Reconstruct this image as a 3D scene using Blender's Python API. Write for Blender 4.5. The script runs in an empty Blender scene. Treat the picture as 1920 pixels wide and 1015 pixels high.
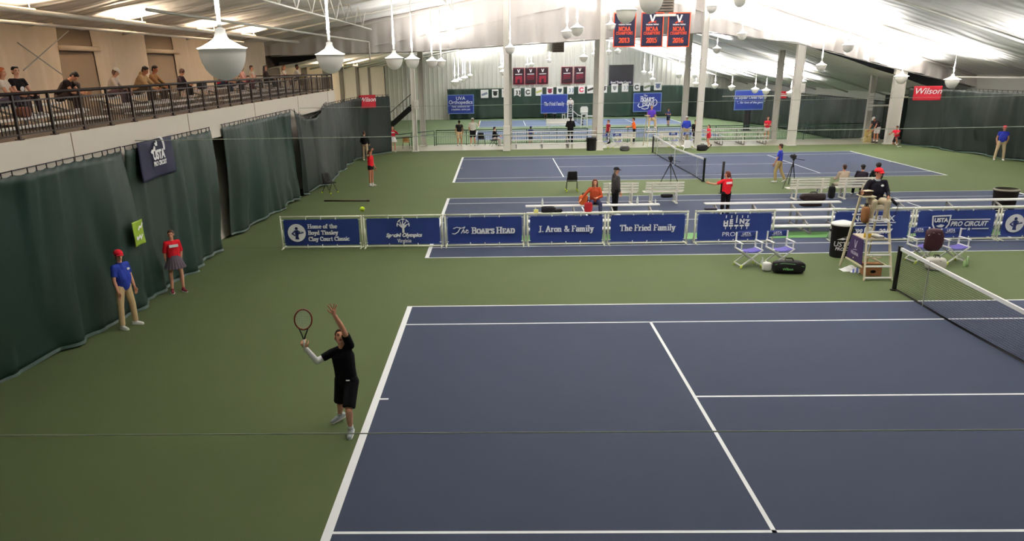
import bpy, bmesh, math, random
from mathutils import Vector as V, Matrix, Quaternion
from math import sin, cos, pi, radians as RD
random.seed(7)
S = bpy.context.scene
COL = S.collection

# ------------------------------------------------------------------ camera
F_PX, YAW, PITCH, ROLL = 1467.70, -0.027621, 0.338961, -0.0190
CAM = V((-9.67289, -12.35934, 5.43026)); PX, PY = 900.26, 637.37
_w = V((sin(YAW)*cos(PITCH), cos(YAW)*cos(PITCH), -sin(PITCH)))
_r0 = V((cos(YAW), -sin(YAW), 0)); _u0 = _r0.cross(_w)
_r = _r0*cos(ROLL) + _u0*sin(ROLL); _u = -_r0*sin(ROLL) + _u0*cos(ROLL)
cd = bpy.data.cameras.new('camera'); cam = bpy.data.objects.new('camera', cd); COL.objects.link(cam)
cd.sensor_width = 36; cd.lens = F_PX/1920*36
cd.shift_x = (960-PX)/1920; cd.shift_y = (PY-507.5)/1920
cd.clip_start = 0.1; cd.clip_end = 400
m = Matrix.Identity(4)
for i in range(3):
    m[i][0], m[i][1], m[i][2], m[i][3] = _r[i], _u[i], -_w[i], CAM[i]
cam.matrix_world = m
S.camera = cam

def at(u, v, x=None, y=None, z=None):
    """the point of the place seen at a photo pixel, on the plane x=, y= or z="""
    d = _w + _r*((u-PX)/F_PX) - _u*((v-PY)/F_PX)
    t = (x-CAM.x)/d.x if x is not None else (y-CAM.y)/d.y if y is not None else (z-CAM.z)/d.z
    return CAM + d*t

# ------------------------------------------------------------------ world, exposure
W = bpy.data.worlds.new('world'); S.world = W; W.use_nodes = True
W.node_tree.nodes['Background'].inputs[0].default_value = (0.5, 0.52, 0.55, 1)
W.node_tree.nodes['Background'].inputs[1].default_value = 0.02
S.view_settings.view_transform = 'Standard'; S.view_settings.look = 'None'
S.view_settings.gamma = 1; S.view_settings.use_curve_mapping = False
S.view_settings.exposure = 0.62
LAMP_W = 2300.0         # watts of one pendant uplight
WARM_W = 340.0          # watts of one strip over the spectators' balcony
cy = S.cycles
cy.use_denoising = True; cy.max_bounces = 7; cy.diffuse_bounces = 5; cy.glossy_bounces = 2
cy.transmission_bounces = 4; cy.transparent_max_bounces = 8; cy.sample_clamp_indirect = 6
cy.caustics_reflective = False; cy.caustics_refractive = False

# ------------------------------------------------------------------ materials
MATS = {}
def lin(c):
    c = c/255.0
    return c/12.92 if c <= .04045 else ((c+.055)/1.055)**2.4
def mat(name, rgb, rough=.6, metal=0, noise=0, nscale=8, bump=0, bscale=40, emit=None, estr=0, srgb=True, spec=.2, alpha=1):
    if name in MATS: return MATS[name]
    M = bpy.data.materials.new(name); M.use_nodes = True; MATS[name] = M
    nt = M.node_tree; b = nt.nodes['Principled BSDF']
    c = tuple(lin(x) for x in rgb) if srgb else tuple(rgb)
    b.inputs['Base Color'].default_value = (*c, 1); b.inputs['Roughness'].default_value = rough
    b.inputs['Metallic'].default_value = metal; b.inputs['Specular IOR Level'].default_value = spec
    if alpha < 1: b.inputs['Alpha'].default_value = alpha
    if noise or bump: tc = nt.nodes.new('ShaderNodeTexCoord')
    if noise:
        n = nt.nodes.new('ShaderNodeTexNoise'); n.inputs['Scale'].default_value = nscale; n.inputs['Detail'].default_value = 5
        nt.links.new(tc.outputs['Object'], n.inputs['Vector'])
        mx = nt.nodes.new('ShaderNodeMix'); mx.data_type = 'RGBA'
        mx.inputs['A'].default_value = (*[x*(1-noise) for x in c], 1); mx.inputs['B'].default_value = (*[min(1, x*(1+noise)) for x in c], 1)
        nt.links.new(n.outputs['Fac'], mx.inputs['Factor']); nt.links.new(mx.outputs['Result'], b.inputs['Base Color'])
    if bump:
        n2 = nt.nodes.new('ShaderNodeTexNoise'); n2.inputs['Scale'].default_value = bscale; n2.inputs['Detail'].default_value = 4
        nt.links.new(tc.outputs['Object'], n2.inputs['Vector'])
        bp = nt.nodes.new('ShaderNodeBump'); bp.inputs['Strength'].default_value = bump; bp.inputs['Distance'].default_value = .02
        nt.links.new(n2.outputs['Fac'], bp.inputs['Height']); nt.links.new(bp.outputs['Normal'], b.inputs['Normal'])
    if emit:
        b.inputs['Emission Color'].default_value = (*[lin(x) for x in emit], 1); b.inputs['Emission Strength'].default_value = estr
    return M
GREEN = mat('court_green', (77, 88, 58), .75, noise=.07, nscale=.55, spec=.06)
BLUE = mat('court_blue', (57, 64, 81), .75, noise=.05, nscale=.6, spec=.06)
LINE = mat('court_line', (235, 238, 238), .6, noise=.02)
SEAM = mat('floor_seam', (52, 57, 34), .7)
SLABM = mat('polished_concrete', (206, 203, 186), .22, noise=.06, nscale=2)
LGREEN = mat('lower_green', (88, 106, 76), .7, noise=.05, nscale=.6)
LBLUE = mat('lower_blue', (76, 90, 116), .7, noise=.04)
CEIL = mat('ceiling_fabric', (240, 237, 235), .75, noise=.03, nscale=.6, bump=.5, bscale=1.1)
_nt = CEIL.node_tree; _tc = _nt.nodes.new('ShaderNodeTexCoord'); _wv = _nt.nodes.new('ShaderNodeTexWave'); _wv.bands_direction = 'Y'
_wv.inputs['Scale'].default_value = .42; _wv.inputs['Distortion'].default_value = 6; _wv.inputs['Detail'].default_value = 3; _wv.inputs['Detail Scale'].default_value = .6
_nt.links.new(_tc.outputs['Object'], _wv.inputs['Vector']); _bp = _nt.nodes.new('ShaderNodeBump'); _bp.inputs['Strength'].default_value = .5; _bp.inputs['Distance'].default_value = .10
_nt.links.new(_wv.outputs['Fac'], _bp.inputs['Height'])
_old = [n for n in _nt.nodes if n.type == 'BUMP' and n != _bp][0]; _nt.links.new(_old.outputs['Normal'], _bp.inputs['Normal']); _nt.links.new(_bp.outputs['Normal'], _nt.nodes['Principled BSDF'].inputs['Normal'])
COLG = mat('column_grey', (190, 188, 180), .5, noise=.04)
LINER = mat('liner_fabric', (214, 208, 204), .75, noise=.06, nscale=.8, bump=.3, bscale=4)
WALLW = mat('wall_white', (206, 207, 200), .7, noise=.03, nscale=1)
PARAP = mat('parapet_white', (214, 205, 192), .7, noise=.03, nscale=2)
CREAM = mat('wall_cream', (234, 214, 188), .8, noise=.06, nscale=1.5, bump=.25, bscale=3)
BAY = mat('wall_bay', (128, 112, 94), .8, noise=.05, nscale=1.5)
DARKW = mat('wall_dark', (60, 56, 50), .85, noise=.1)
STEELW = mat('steel_white', (226, 222, 214), .45, noise=.03)
STEELG = mat('steel_grey', (150, 148, 142), .5, noise=.04)
CURT = mat('curtain_green', (38, 74, 64), .5, noise=.16, nscale=1.3, bump=.12, bscale=14, spec=.25)
CURTD = mat('curtain_olive', (58, 70, 58), .5, noise=.14, nscale=1.1, bump=.12, bscale=14, spec=.2)
HEM = mat('curtain_hem', (46, 66, 59), .5, noise=.15)
BLK = mat('black_metal', (22, 20, 19), .5, noise=.1)
RAILM = mat('rail_brown_black', (38, 29, 26), .45, noise=.1)
RAILG = mat('rail_green', (44, 66, 56), .5)
BLKF = mat('black_fabric', (24, 23, 25), .75, noise=.15, nscale=20)
WHITE = mat('white_paint', (240, 240, 238), .45, noise=.02)
BENCHW = mat('bench_white', (242, 238, 226), .45, noise=.02)
PVC = mat('pvc_white', (226, 228, 206), .4, noise=.04)
ALU = mat('aluminium', (225, 224, 222), .42, noise=.03)
BANB = mat('banner_blue', (40, 57, 118), .55, noise=.1, nscale=2, bump=.25, bscale=3)
BANB2 = mat('banner_bright_blue', (33, 49, 122), .55, noise=.06, nscale=2)
NAVY = mat('navy_cloth', (30, 32, 56), .6, noise=.15, nscale=3, bump=.2, bscale=5)
INK = mat('white_print', (252, 252, 252), .6)
INKB = mat('navy_print', (36, 46, 92), .6)
RED = mat('red_cloth', (166, 30, 44), .6, noise=.08, nscale=4)
ORANGE = mat('orange_print', (222, 82, 48), .6)
BALL = mat('tennis_ball', (205, 230, 50), .7, noise=.05, nscale=60)
BOWL = mat('lamp_bowl', (232, 228, 218), .45, noise=.02, emit=(255, 250, 240), estr=.05)
CONE = mat('lamp_glass', (255, 255, 250), .4, emit=(255, 252, 244), estr=7)
STEM = mat('lamp_stem', (250, 250, 246), .4)
def net_material(name, cell, thick, rgb):
    M = bpy.data.materials.new(name); M.use_nodes = True; nt = M.node_tree; b = nt.nodes['Principled BSDF']
    b.inputs['Base Color'].default_value = (*[lin(x) for x in rgb], 1); b.inputs['Roughness'].default_value = .7
    tc = nt.nodes.new('ShaderNodeTexCoord'); sp = nt.nodes.new('ShaderNodeSeparateXYZ'); nt.links.new(tc.outputs['Object'], sp.inputs[0])
    outs = []
    for ax in ('Y', 'Z'):
        d = nt.nodes.new('ShaderNodeMath'); d.operation = 'DIVIDE'; d.inputs[1].default_value = cell; nt.links.new(sp.outputs[ax], d.inputs[0])
        f = nt.nodes.new('ShaderNodeMath'); f.operation = 'FRACT'; nt.links.new(d.outputs[0], f.inputs[0])
        l = nt.nodes.new('ShaderNodeMath'); l.operation = 'LESS_THAN'; l.inputs[1].default_value = thick/cell; nt.links.new(f.outputs[0], l.inputs[0]); outs.append(l)
    mx = nt.nodes.new('ShaderNodeMath'); mx.operation = 'MAXIMUM'; nt.links.new(outs[0].outputs[0], mx.inputs[0]); nt.links.new(outs[1].outputs[0], mx.inputs[1])
    nt.links.new(mx.outputs[0], b.inputs['Alpha']); return M
BALF = mat('balcony_concrete', (92, 80, 70), .8, noise=.1)
NETM = net_material('net_mesh', .045, .0062, (24, 24, 26))

# ------------------------------------------------------------------ mesh builder
class MB:
    def __init__(s): s.v = []; s.f = []; s.mi = []; s.cur = 0
    def add(s, vs, fs):
        o = len(s.v); s.v += [tuple(p) for p in vs]; s.f += [tuple(i+o for i in f) for f in fs]; s.mi += [s.cur]*len(fs); return s
    def box(s, c, d, rot=None):
        hx, hy, hz = d[0]/2, d[1]/2, d[2]/2; c = V(c)
        vs = [V((x, y, z)) for x in (-hx, hx) for y in (-hy, hy) for z in (-hz, hz)]
        if rot is not None: vs = [rot @ p for p in vs]
        return s.add([c+p for p in vs], [(0, 1, 3, 2), (4, 6, 7, 5), (0, 4, 5, 1), (2, 3, 7, 6), (0, 2, 6, 4), (1, 5, 7, 3)])
    def beam(s, a, b, w, h, up=(0, 0, 1)):
        a, b = V(a), V(b); d = b-a; L = d.length
        if L < 1e-6: return s
        y = d/L; up = V(up)
        if abs(y.dot(up)) > .99: up = V((1, 0, 0))
        x = y.cross(up).normalized(); z = x.cross(y)
        R = Matrix((x, y, z)).transposed()
        return s.box((a+b)/2, (w, L, h), R)
    def cone(s, a, b, r0, r1=None, seg=8, cap=True, round_=False):
        a, b = V(a), V(b); r1 = r0 if r1 is None else r1
        d = b-a; L = d.length
        if L < 1e-7: return s
        d /= L; x = d.orthogonal().normalized(); y = d.cross(x)
        rings = [(a, r0), (b, r1)]
        if round_:
            rings = [(a-d*r0*.95, r0*.3), (a-d*r0*.7, r0*.71), (a-d*r0*.3, r0*.95), (a, r0), (b, r1), (b+d*r1*.3, r1*.95), (b+d*r1*.7, r1*.71), (b+d*r1*.95, r1*.3)]
        vs = []; fs = []
        for p, r in rings: vs += [p + x*(r*cos(2*pi*i/seg)) + y*(r*sin(2*pi*i/seg)) for i in range(seg)]
        for k in range(len(rings)-1):
            for i in range(seg):
                j = (i+1) % seg; fs.append((k*seg+i, k*seg+j, (k+1)*seg+j, (k+1)*seg+i))
        if cap:
            fs.append(tuple(range(seg-1, -1, -1))); fs.append(tuple((len(rings)-1)*seg+i for i in range(seg)))
        return s.add(vs, fs)
    def tube(s, pts, r, seg=6):
        for a, b in zip(pts[:-1], pts[1:]): s.cone(a, b, r, r, seg)
        return s
    def path(s, pts, rs, seg=6):
        """one smooth tube through pts"""
        pts = [V(p) for p in pts]; n = len(pts)
        if not hasattr(rs, '__len__'): rs = [rs]*n
        vs = []; fs = []; x = None
        for k in range(n):
            d = (pts[min(k+1, n-1)]-pts[max(k-1, 0)]).normalized()
            x = d.orthogonal().normalized() if x is None else (x-d*x.dot(d)).normalized()
            y = d.cross(x)
            vs += [pts[k]+x*(rs[k]*cos(2*pi*i/seg))+y*(rs[k]*sin(2*pi*i/seg)) for i in range(seg)]
        for k in range(n-1):
            for i in range(seg):
                j = (i+1) % seg; fs.append((k*seg+i, k*seg+j, (k+1)*seg+j, (k+1)*seg+i))
        fs.append(tuple(range(seg-1, -1, -1))); fs.append(tuple((n-1)*seg+i for i in range(seg)))
        return s.add(vs, fs)
    def ell(s, c, r, R=None, nu=14, nv=9):
        c = V(c); vs = [V((0, 0, -1))]
        for j in range(1, nv):
            t = -pi/2+pi*j/nv
            vs += [V((cos(t)*cos(2*pi*i/nu), cos(t)*sin(2*pi*i/nu), sin(t))) for i in range(nu)]
        vs.append(V((0, 0, 1))); out = []
        for p in vs:
            q = V((p.x*r[0], p.y*r[1], p.z*r[2])); out.append(c + (R @ q if R is not None else q))
        fs = []
        for i in range(nu):
            j = (i+1) % nu; fs.append((0, 1+j, 1+i)); fs.append((len(vs)-1, 1+(nv-2)*nu+i, 1+(nv-2)*nu+j))
        for k in range(nv-2):
            for i in range(nu):
                j = (i+1) % nu; fs.append((1+k*nu+i, 1+k*nu+j, 1+(k+1)*nu+j, 1+(k+1)*nu+i))
        return s.add(out, fs)
    def lathe(s, prof, c=(0, 0, 0), seg=24):
        c = V(c); vs = []; fs = []
        for r, z in prof: vs += [c+V((r*cos(2*pi*i/seg), r*sin(2*pi*i/seg), z)) for i in range(seg)]
        for k in range(len(prof)-1):
            for i in range(seg):
                j = (i+1) % seg; fs.append((k*seg+i, k*seg+j, (k+1)*seg+j, (k+1)*seg+i))
        return s.add(vs, fs)
    def prism(s, poly, o, X, Y, t):
        """polygon in the plane (o; X, Y) given thickness t along X x Y"""
        o, X, Y = V(o), V(X), V(Y); N = X.cross(Y).normalized()*t; n = len(poly)
        vs = [o+X*a+Y*b for a, b in poly]+[o+X*a+Y*b+N for a, b in poly]
        fs = [tuple(range(n-1, -1, -1)), tuple(range(n, 2*n))]+[(i, (i+1) % n, n+(i+1) % n, n+i) for i in range(n)]
        return s.add(vs, fs)
    def grid(s, fn, nu, nv):
        vs = [fn(i/nu, j/nv) for j in range(nv+1) for i in range(nu+1)]
        fs = [(j*(nu+1)+i, j*(nu+1)+i+1, (j+1)*(nu+1)+i+1, (j+1)*(nu+1)+i) for j in range(nv) for i in range(nu)]
        return s.add(vs, fs)
    def build(s, name, mats, parent=None, smooth=False, bevel=0):
        me = bpy.data.meshes.new(name); me.from_pydata(s.v, [], s.f)
        mats = mats if isinstance(mats, (list, tuple)) else [mats]
        for q in mats: me.materials.append(q)
        if any(s.mi): me.polygons.foreach_set('material_index', s.mi)
        if smooth: me.polygons.foreach_set('use_smooth', [True]*len(me.polygons))
        me.update()
        o = bpy.data.objects.new(name, me); COL.objects.link(o)
        if parent is not None: o.parent = parent
        if bevel:
            b = o.modifiers.new('bevel', 'BEVEL'); b.width = bevel; b.segments = 2; b.limit_method = 'ANGLE'
        return o

def tag(o, label, cat, group=None, kind=None):
    o['label'] = label; o['category'] = cat
    if group: o['group'] = group
    if kind: o['kind'] = kind
    return o
def thing(name, label, cat, loc=(0, 0, 0), rz=0, group=None):
    o = bpy.data.objects.new(name, None); COL.objects.link(o); o.location = loc; o.rotation_euler = (0, 0, rz)
    o.empty_display_size = .2
    return tag(o, label, cat, group)
def struct(o, label=None, cat=None):
    o['kind'] = 'structure'
    if label: o['label'] = label; o['category'] = cat or 'structure'
    return o
def clone(root, loc, rz, label=None, group=None):
    r = root.copy(); COL.objects.link(r); r.location = loc; r.rotation_euler = (0, 0, rz)
    if label: r['label'] = label
    if group: r['group'] = group
    for ch in list(root.children):
        c = ch.copy(); COL.objects.link(c); c.parent = r
        for g in list(ch.children):
            d = g.copy(); COL.objects.link(d); d.parent = c
    return r

# ------------------------------------------------------------------ lettering
def text_mesh(txt, size, ext=.001, shear=0, wx=1.0, bold=0, align='CENTER', space=1.0):
    c = bpy.data.curves.new('txt', 'FONT'); c.body = txt; c.size = size; c.extrude = ext; c.shear = shear
    c.align_x = align; c.align_y = 'CENTER'; c.offset = bold; c.resolution_u = 3; c.space_character = space
    o = bpy.data.objects.new('txt', c); COL.objects.link(o)
    bpy.context.view_layer.update()
    me = bpy.data.meshes.new_from_object(o.evaluated_get(bpy.context.evaluated_depsgraph_get()))
    bpy.data.objects.remove(o); bpy.data.curves.remove(c)
    vs = [(p.co.x*wx, p.co.y, p.co.z) for p in me.vertices]; fs = [tuple(q.vertices) for q in me.polygons]
    bpy.data.meshes.remove(me); return vs, fs
def put_text(mb, txt, o, X, Y, size, **k):
    """sans lettering laid on a plane; o the centre, X right, Y up (unit vectors)"""
    o, X, Y = V(o), V(X), V(Y); N = X.cross(Y)
    vs, fs = text_mesh(txt, size, **k)
    return mb.add([o+X*a+Y*b+N*c for a, b, c in vs], fs)
def arc(cx, cy_, rx, ry, a0, a1, n=9):
    return [(cx+rx*cos(RD(a0+(a1-a0)*i/n)), cy_+ry*sin(RD(a0+(a1-a0)*i/n))) for i in range(n+1)]
XH = .64
def _g():
    G = {}
    st = lambda x, y0, y1: [[(x, y0), (x, y1)], [(x-.1, y0), (x+.1, y0)], [(x-.1, y1), (x+.1, y1)]]
    stl = lambda x, y0, y1: [[(x, y0), (x, y1)], [(x-.1, y0), (x+.1, y0)], [(x-.1, y1), (x, y1)]]
    G['H'] = (.86, st(.16, 0, 1)+st(.66, 0, 1)+[[(.16, .52), (.66, .52)]])
    G['B'] = (.72, st(.16, 0, 1)+[[(.16, 1), (.38, 1)]+arc(.38, .77, .2, .23, 90, -90)+[(.16, .54)], [(.38, .54)]+arc(.38, .27, .25, .27, 90, -90)+[(.16, 0)]])
    G['T'] = (.76, st(.36, 0, 1)+[[(.05, .8), (.05, 1), (.68, 1), (.68, .8)]])
    G['C'] = (.76, [arc(.42, .5, .33, .5, 45, 315, 14), [(.66, .7), (.66, .95)]])
    G['V'] = (.78, [[(.1, 1), (.38, 0)], [(.4, 0), (.66, 1)], [(0, 1), (.22, 1)], [(.56, 1), (.76, 1)]])
    G['A'] = (.8, [[(.08, 0), (.38, 1)], [(.38, 1), (.66, 0)], [(.2, .36), (.56, .36)], [(0, 0), (.18, 0)], [(.54, 0), (.78, 0)]])
    G['O'] = (.8, [arc(.4, .5, .32, .5, 0, 360, 18)])
    G['R'] = (.78, st(.16, 0, 1)+[[(.16, 1), (.38, 1)]+arc(.38, .76, .2, .24, 90, -90)+[(.16, .52)], [(.38, .52), (.62, 0), (.72, 0)]])
    G['S'] = (.62, [arc(.3, .75, .2, .25, 30, 250, 9)+arc(.3, .25, .23, .27, 70, -150, 9), [(.5, .78), (.5, .98)], [(.08, .02), (.08, .22)]])
    G['E'] = (.7, st(.16, 0, 1)+[[(.16, 1), (.58, 1), (.58, .8)], [(.16, .52), (.46, .52)], [(.16, 0), (.6, 0), (.6, .22)]])
    G['D'] = (.82, st(.16, 0, 1)+[[(.16, 1), (.36, 1)]+arc(.36, .5, .34, .5, 90, -90, 12)+[(.16, 0)]])
    G['J'] = (.5, [[(.3, 1), (.3, .1)]+arc(.18, .1, .12, .16, 0, -150, 5), [(.18, 1), (.44, 1)]])
    G['F'] = (.68, st(.16, 0, 1)+[[(.16, 1), (.6, 1), (.6, .78)], [(.16, .52), (.44, .52)]])
    G['N'] = (.86, [[(.14, 0), (.14, 1)], [(.14, 1), (.66, 0)], [(.68, 0), (.68, 1)], [(.02, 0), (.26, 0)], [(.0, 1), (.16, 1)], [(.56, 1), (.8, 1)]])
    G['M'] = (.98, st(.12, 0, 1)+[[(.14, 1), (.46, 0)], [(.46, 0), (.8, 1)]]+st(.82, 0, 1))
    G['P'] = (.7, st(.16, 0, 1)+[[(.16, 1), (.38, 1)]+arc(.38, .75, .22, .25, 90, -90)+[(.16, .5)]])
    G['I'] = (.38, st(.18, 0, 1))
    G['L'] = (.66, st(.16, 0, 1)+[[(.16, 0), (.58, 0), (.58, .22)]])
    h = XH
    G['o'] = (.58, [arc(.29, h/2, .22, h/2, 0, 360, 16)])
    G['e'] = (.55, [[(.08, h*.55), (.5, h*.55)]+arc(.29, h/2, .21, h/2, 8, 315, 13)])
    G['c'] = (.52, [arc(.29, h/2, .21, h/2, 45, 320, 12)])
    G['a'] = (.56, [arc(.27, h*.72, .18, h*.28, 160, 0, 7)+[(.44, .06), (.52, 0)], arc(.26, h*.28, .18, h*.28, 60, 330, 9)])
    G['m'] = (.98, stl(.14, 0, h)+[[(.14, h*.6)]+arc(.28, h*.7, .16, h*.3, 150, 0, 6)+[(.44, 0)], [(.44, h*.6)]+arc(.6, h*.7, .16, h*.3, 150, 0, 6)+[(.76, 0)], [(.36, 0), (.52, 0)], [(.68, 0), (.86, 0)]])
    G['n'] = (.66, stl(.14, 0, h)+[[(.14, h*.6)]+arc(.3, h*.7, .17, h*.3, 150, 0, 6)+[(.47, 0)], [(.38, 0), (.58, 0)]])
    G['r'] = (.5, stl(.14, 0, h)+[[(.14, h*.55)]+arc(.32, h*.68, .14, h*.3, 170, 50, 5)])
    G['u'] = (.66, [[(.14, h), (.14, .14)]+arc(.28, .16, .15, .16, 180, 340, 5), stl(.48, 0, h)[0], [(.04, h), (.16, h)], [(.38, h), (.5, h)], [(.48, 0), (.58, 0)]])
    G['h'] = (.66, stl(.14, 0, 1.02)+[[(.14, h*.6)]+arc(.3, h*.7, .17, h*.3, 150, 0, 6)+[(.47, 0)], [(.38, 0), (.58, 0)]])
    G['l'] = (.32, stl(.16, 0, 1.02))
    G['i'] = (.32, stl(.16, 0, h)+[[(.13, .9), (.19, .9)], [(.13, .94), (.19, .94)]])
    G['t'] = (.42, [[(.18, .86), (.18, .12)]+arc(.28, .13, .1, .13, 190, 320, 4), [(.04, h), (.36, h)]])
    G['f'] = (.42, [[(.16, 0), (.16, .8)]+arc(.28, .82, .12, .2, 170, 40, 5), [(.04, h), (.36, h)], [(.06, 0), (.28, 0)]])
    G['d'] = (.66, [arc(.28, h/2, .2, h/2, 40, 320, 12)]+[[(.48, 0), (.48, 1.02)], [(.38, 1.02), (.48, 1.02)], [(.48, 0), (.58, 0)]])
    G['p'] = (.66, [arc(.36, h/2, .2, h/2, 140, -140, 12)]+stl(.14, -.3, h))
    G['s'] = (.48, [arc(.24, h*.74, .15, h*.26, 40, 250, 7)+arc(.24, h*.26, .17, h*.27, 70, -150, 7)])
    G['y'] = (.62, [[(.1, h), (.32, .02)], [(.5, h), (.28, -.22), (.16, -.3), (.08, -.24)], [(0, h), (.22, h)], [(.4, h), (.6, h)]])
    G['g'] = (.58, [arc(.27, h*.64, .17, h*.36, 0, 360, 12), [(.2, h*.3), (.14, .1), (.4, .04), (.48, -.1), (.4, -.26), (.18, -.28), (.08, -.16), (.18, -.02)], [(.42, h*.9), (.54, h)]])
    G['.'] = (.28, [[(.11, .02), (.17, .02)], [(.11, .06), (.17, .06)]])
    G["'"] = (.22, [[(.12, .98), (.08, .72)]])
    G['&'] = (.86, [[(.78, .4), (.5, .06), (.3, 0), (.1, .12), (.1, .32), (.34, .52), (.48, .72), (.42, .94), (.28, .98), (.2, .8), (.3, .58), (.74, 0), (.84, 0)]])
    G[' '] = (.34, [])
    G['2'] = (.58, [arc(.28, .74, .2, .25, 170, -30, 8)+[(.08, .02), (.52, .02), (.52, .16)]])
    G['0'] = (.6, [arc(.3, .5, .22, .5, 0, 360, 16)])
    G['1'] = (.46, st(.24, 0, 1)[:2]+[[(.06, .84), (.24, 1)]])
    G['3'] = (.56, [arc(.26, .76, .18, .24, 150, -90, 8), arc(.26, .27, .22, .27, 90, -160, 9)])
    G['5'] = (.56, [[(.5, 1), (.14, 1), (.12, .56)]+arc(.26, .32, .22, .32, 110, -160, 9)])
    G['6'] = (.58, [arc(.36, .6, .28, .4, 70, 180, 6)+[(.08, .3)], arc(.3, .3, .2, .3, 0, 360, 12)])
    return G
GLYPH = _g()
STK = [0]
def _lift(): STK[0] = (STK[0]+1) % 12; return STK[0]*.0003
def serif(mb, txt, o, X, Y, h, width=None, nw=.15, nh=.045, t=.002, shear=0, smallcaps=False):
    """pen-drawn serif lettering (wide flat nib): o the centre of the line, h the capital height"""
    o, X, Y = V(o), V(X), V(Y); N = X.cross(Y)*t; NN = X.cross(Y)
    sc = [(1.0 if (not smallcaps or i == 0 or txt[i-1] == ' ') else .76) for i in range(len(txt))]
    tot = sum(GLYPH[c][0]*k+.03 for c, k in zip(txt, sc))
    wx = (width/(tot*h)) if width else 1.0
    x0 = -tot/2
    for c, k in zip(txt, sc):
        adv, strokes = GLYPH[c]
        for stroke in strokes:
            for (ax, ay), (bx, by) in zip(stroke[:-1], stroke[1:]):
                P = [(ax*k, ay*k), (bx*k, by*k)]; lf = _lift()
                a, b = sorted(P)
                if b[1] >= a[1]: q = [(a[0]-nw/2, a[1]+nh/2), (a[0]-nw/2, a[1]-nh/2), (a[0]+nw/2, a[1]-nh/2), (b[0]+nw/2, b[1]-nh/2), (b[0]+nw/2, b[1]+nh/2), (b[0]-nw/2, b[1]+nh/2)]
                else: q = [(a[0]-nw/2, a[1]-nh/2), (b[0]-nw/2, b[1]-nh/2), (b[0]+nw/2, b[1]-nh/2), (b[0]+nw/2, b[1]+nh/2), (a[0]+nw/2, a[1]+nh/2), (a[0]-nw/2, a[1]+nh/2)]
                mb.add([o+X*((x0+p+shear*r)*h*wx)+Y*((r-.5)*h)+N+NN*lf for p, r in q], [tuple(range(6))])
        x0 += adv*k+.03
    return mb
def stroke(mb, pts, w, o, X, Y, t=.002, k=1.0):
    """plain brush line on a plane"""
    o, X, Y = V(o), V(X), V(Y); N = X.cross(Y)*t
    for (a, b), (c, d) in zip(pts[:-1], pts[1:]):
        L = math.hypot(c-a, d-b)
        if L < 1e-6: continue
        nx, ny = -(d-b)/L*w/2, (c-a)/L*w/2
        ex, ey = (c-a)/L*w*.3, (d-b)/L*w*.3
        q = [(a+nx-ex, b+ny-ey), (a-nx-ex, b-ny-ey), (c-nx+ex, d-ny+ey), (c+nx+ex, d+ny+ey)]
        N2 = N+X.cross(Y)*_lift(); mb.add([o+X*(p*k)+Y*(r*k)+N2 for p, r in q], [(0, 1, 2, 3)])
    return mb
def flat(mb, poly, o, X, Y, t=.002, k=1.0):
    o, X, Y = V(o), V(X), V(Y); N = X.cross(Y)*(t+_lift())
    return mb.add([o+X*(a*k)+Y*(b*k)+N for a, b in poly], [tuple(range(len(poly)))])
def disc(cx, cy_, r, n=28, ry=None): return [(cx+r*cos(2*pi*i/n), cy_+(ry or r)*sin(2*pi*i/n)) for i in range(n)]
# ================================================================== setting
YN, YF = -15.0, 95.0             # wall behind the viewer, far wall of the lower hall
XL, XR = -24.4, 20.6
FZ = -1.45                       # floor of the lower hall
YM, YE = 40.6, 45.0              # liner line, edge of the concrete walkway
def zc(x): return 10.98 + .175*(x+1) if x < -1 else 10.98 - .315*(x+1)

# ---- floors with the painted courts
def court(mb, cx, cyy, z, gb, gl, top=True):
    """one tennis court: blue field (material gb), lines (material gl)"""
    def q(x0, x1, y0, y1, dz): mb.add([(cx+x0, cyy+y0, z+dz), (cx+x1, cyy+y0, z+dz), (cx+x1, cyy+y1, z+dz), (cx+x0, cyy+y1, z+dz)], [(0, 1, 2, 3)])
    L, D, Sg, sv = 11.885, 5.485, 4.115, 6.40
    mb.cur = gb; q(-L, L, -D, D, .002); mb.cur = gl
    for sx in (-1, 1):
        a, b = sorted((sx*L, sx*(L-.12))); q(a, b, -D, D, .004)
        a, b = sorted((sx*sv, sx*(sv-.06))); q(a, b, -Sg, Sg, .004)
        a, b = sorted((sx*(L-.12), sx*(L-.27))); q(a, b, -.03, .03, .004)
        for y in (D-.055, -D): q(*sorted((sx*(L-.12), 0)), y, y+.055, .004)
        for y in (Sg-.055, -Sg): q(*sorted((sx*(L-.12), 0)), y, y+.055, .004)
    q(-sv+.06, sv-.06, -.028, .028, .0045)
CY2, CY3 = 15.876, 31.537
f = MB(); f.add([(XL, YN, 0), (XR, YN, 0), (XR, 41.1, 0), (XL, 41.1, 0)], [(0, 1, 2, 3)])
court(f, 0, 0, 0, 1, 2); court(f, -.02, CY2, 0, 1, 2); court(f, -.06, CY3, 0, 1, 2)
f.cur = 3
for y in (12.08, 21.85): f.add([(-18.6, y-.025, .002), (-11.9, y-.025, .002), (-11.9, y+.025, .002), (-18.6, y+.025, .002)], [(0, 1, 2, 3)])
f.cur = 0
struct(f.build('floor', [GREEN, BLUE, LINE, SEAM]), 'green hard court floor painted with three dark blue tennis courts', 'floor')
f = MB(); f.box(((XL+XR)/2, (41.1+YE)/2, -.75), (XR-XL, YE-41.1, 1.5))
struct(f.build('floor_walkway', SLABM), 'pale shiny concrete walkway between the two court halls', 'floor')
f = MB(); f.add([(XL, YE, FZ), (XR, YE, FZ), (XR, YF, FZ), (XL, YF, FZ)], [(0, 1, 2, 3)])
for k in range(3): court(f, -.15, 85.9-15.85*k, FZ, 1, 2)
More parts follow.
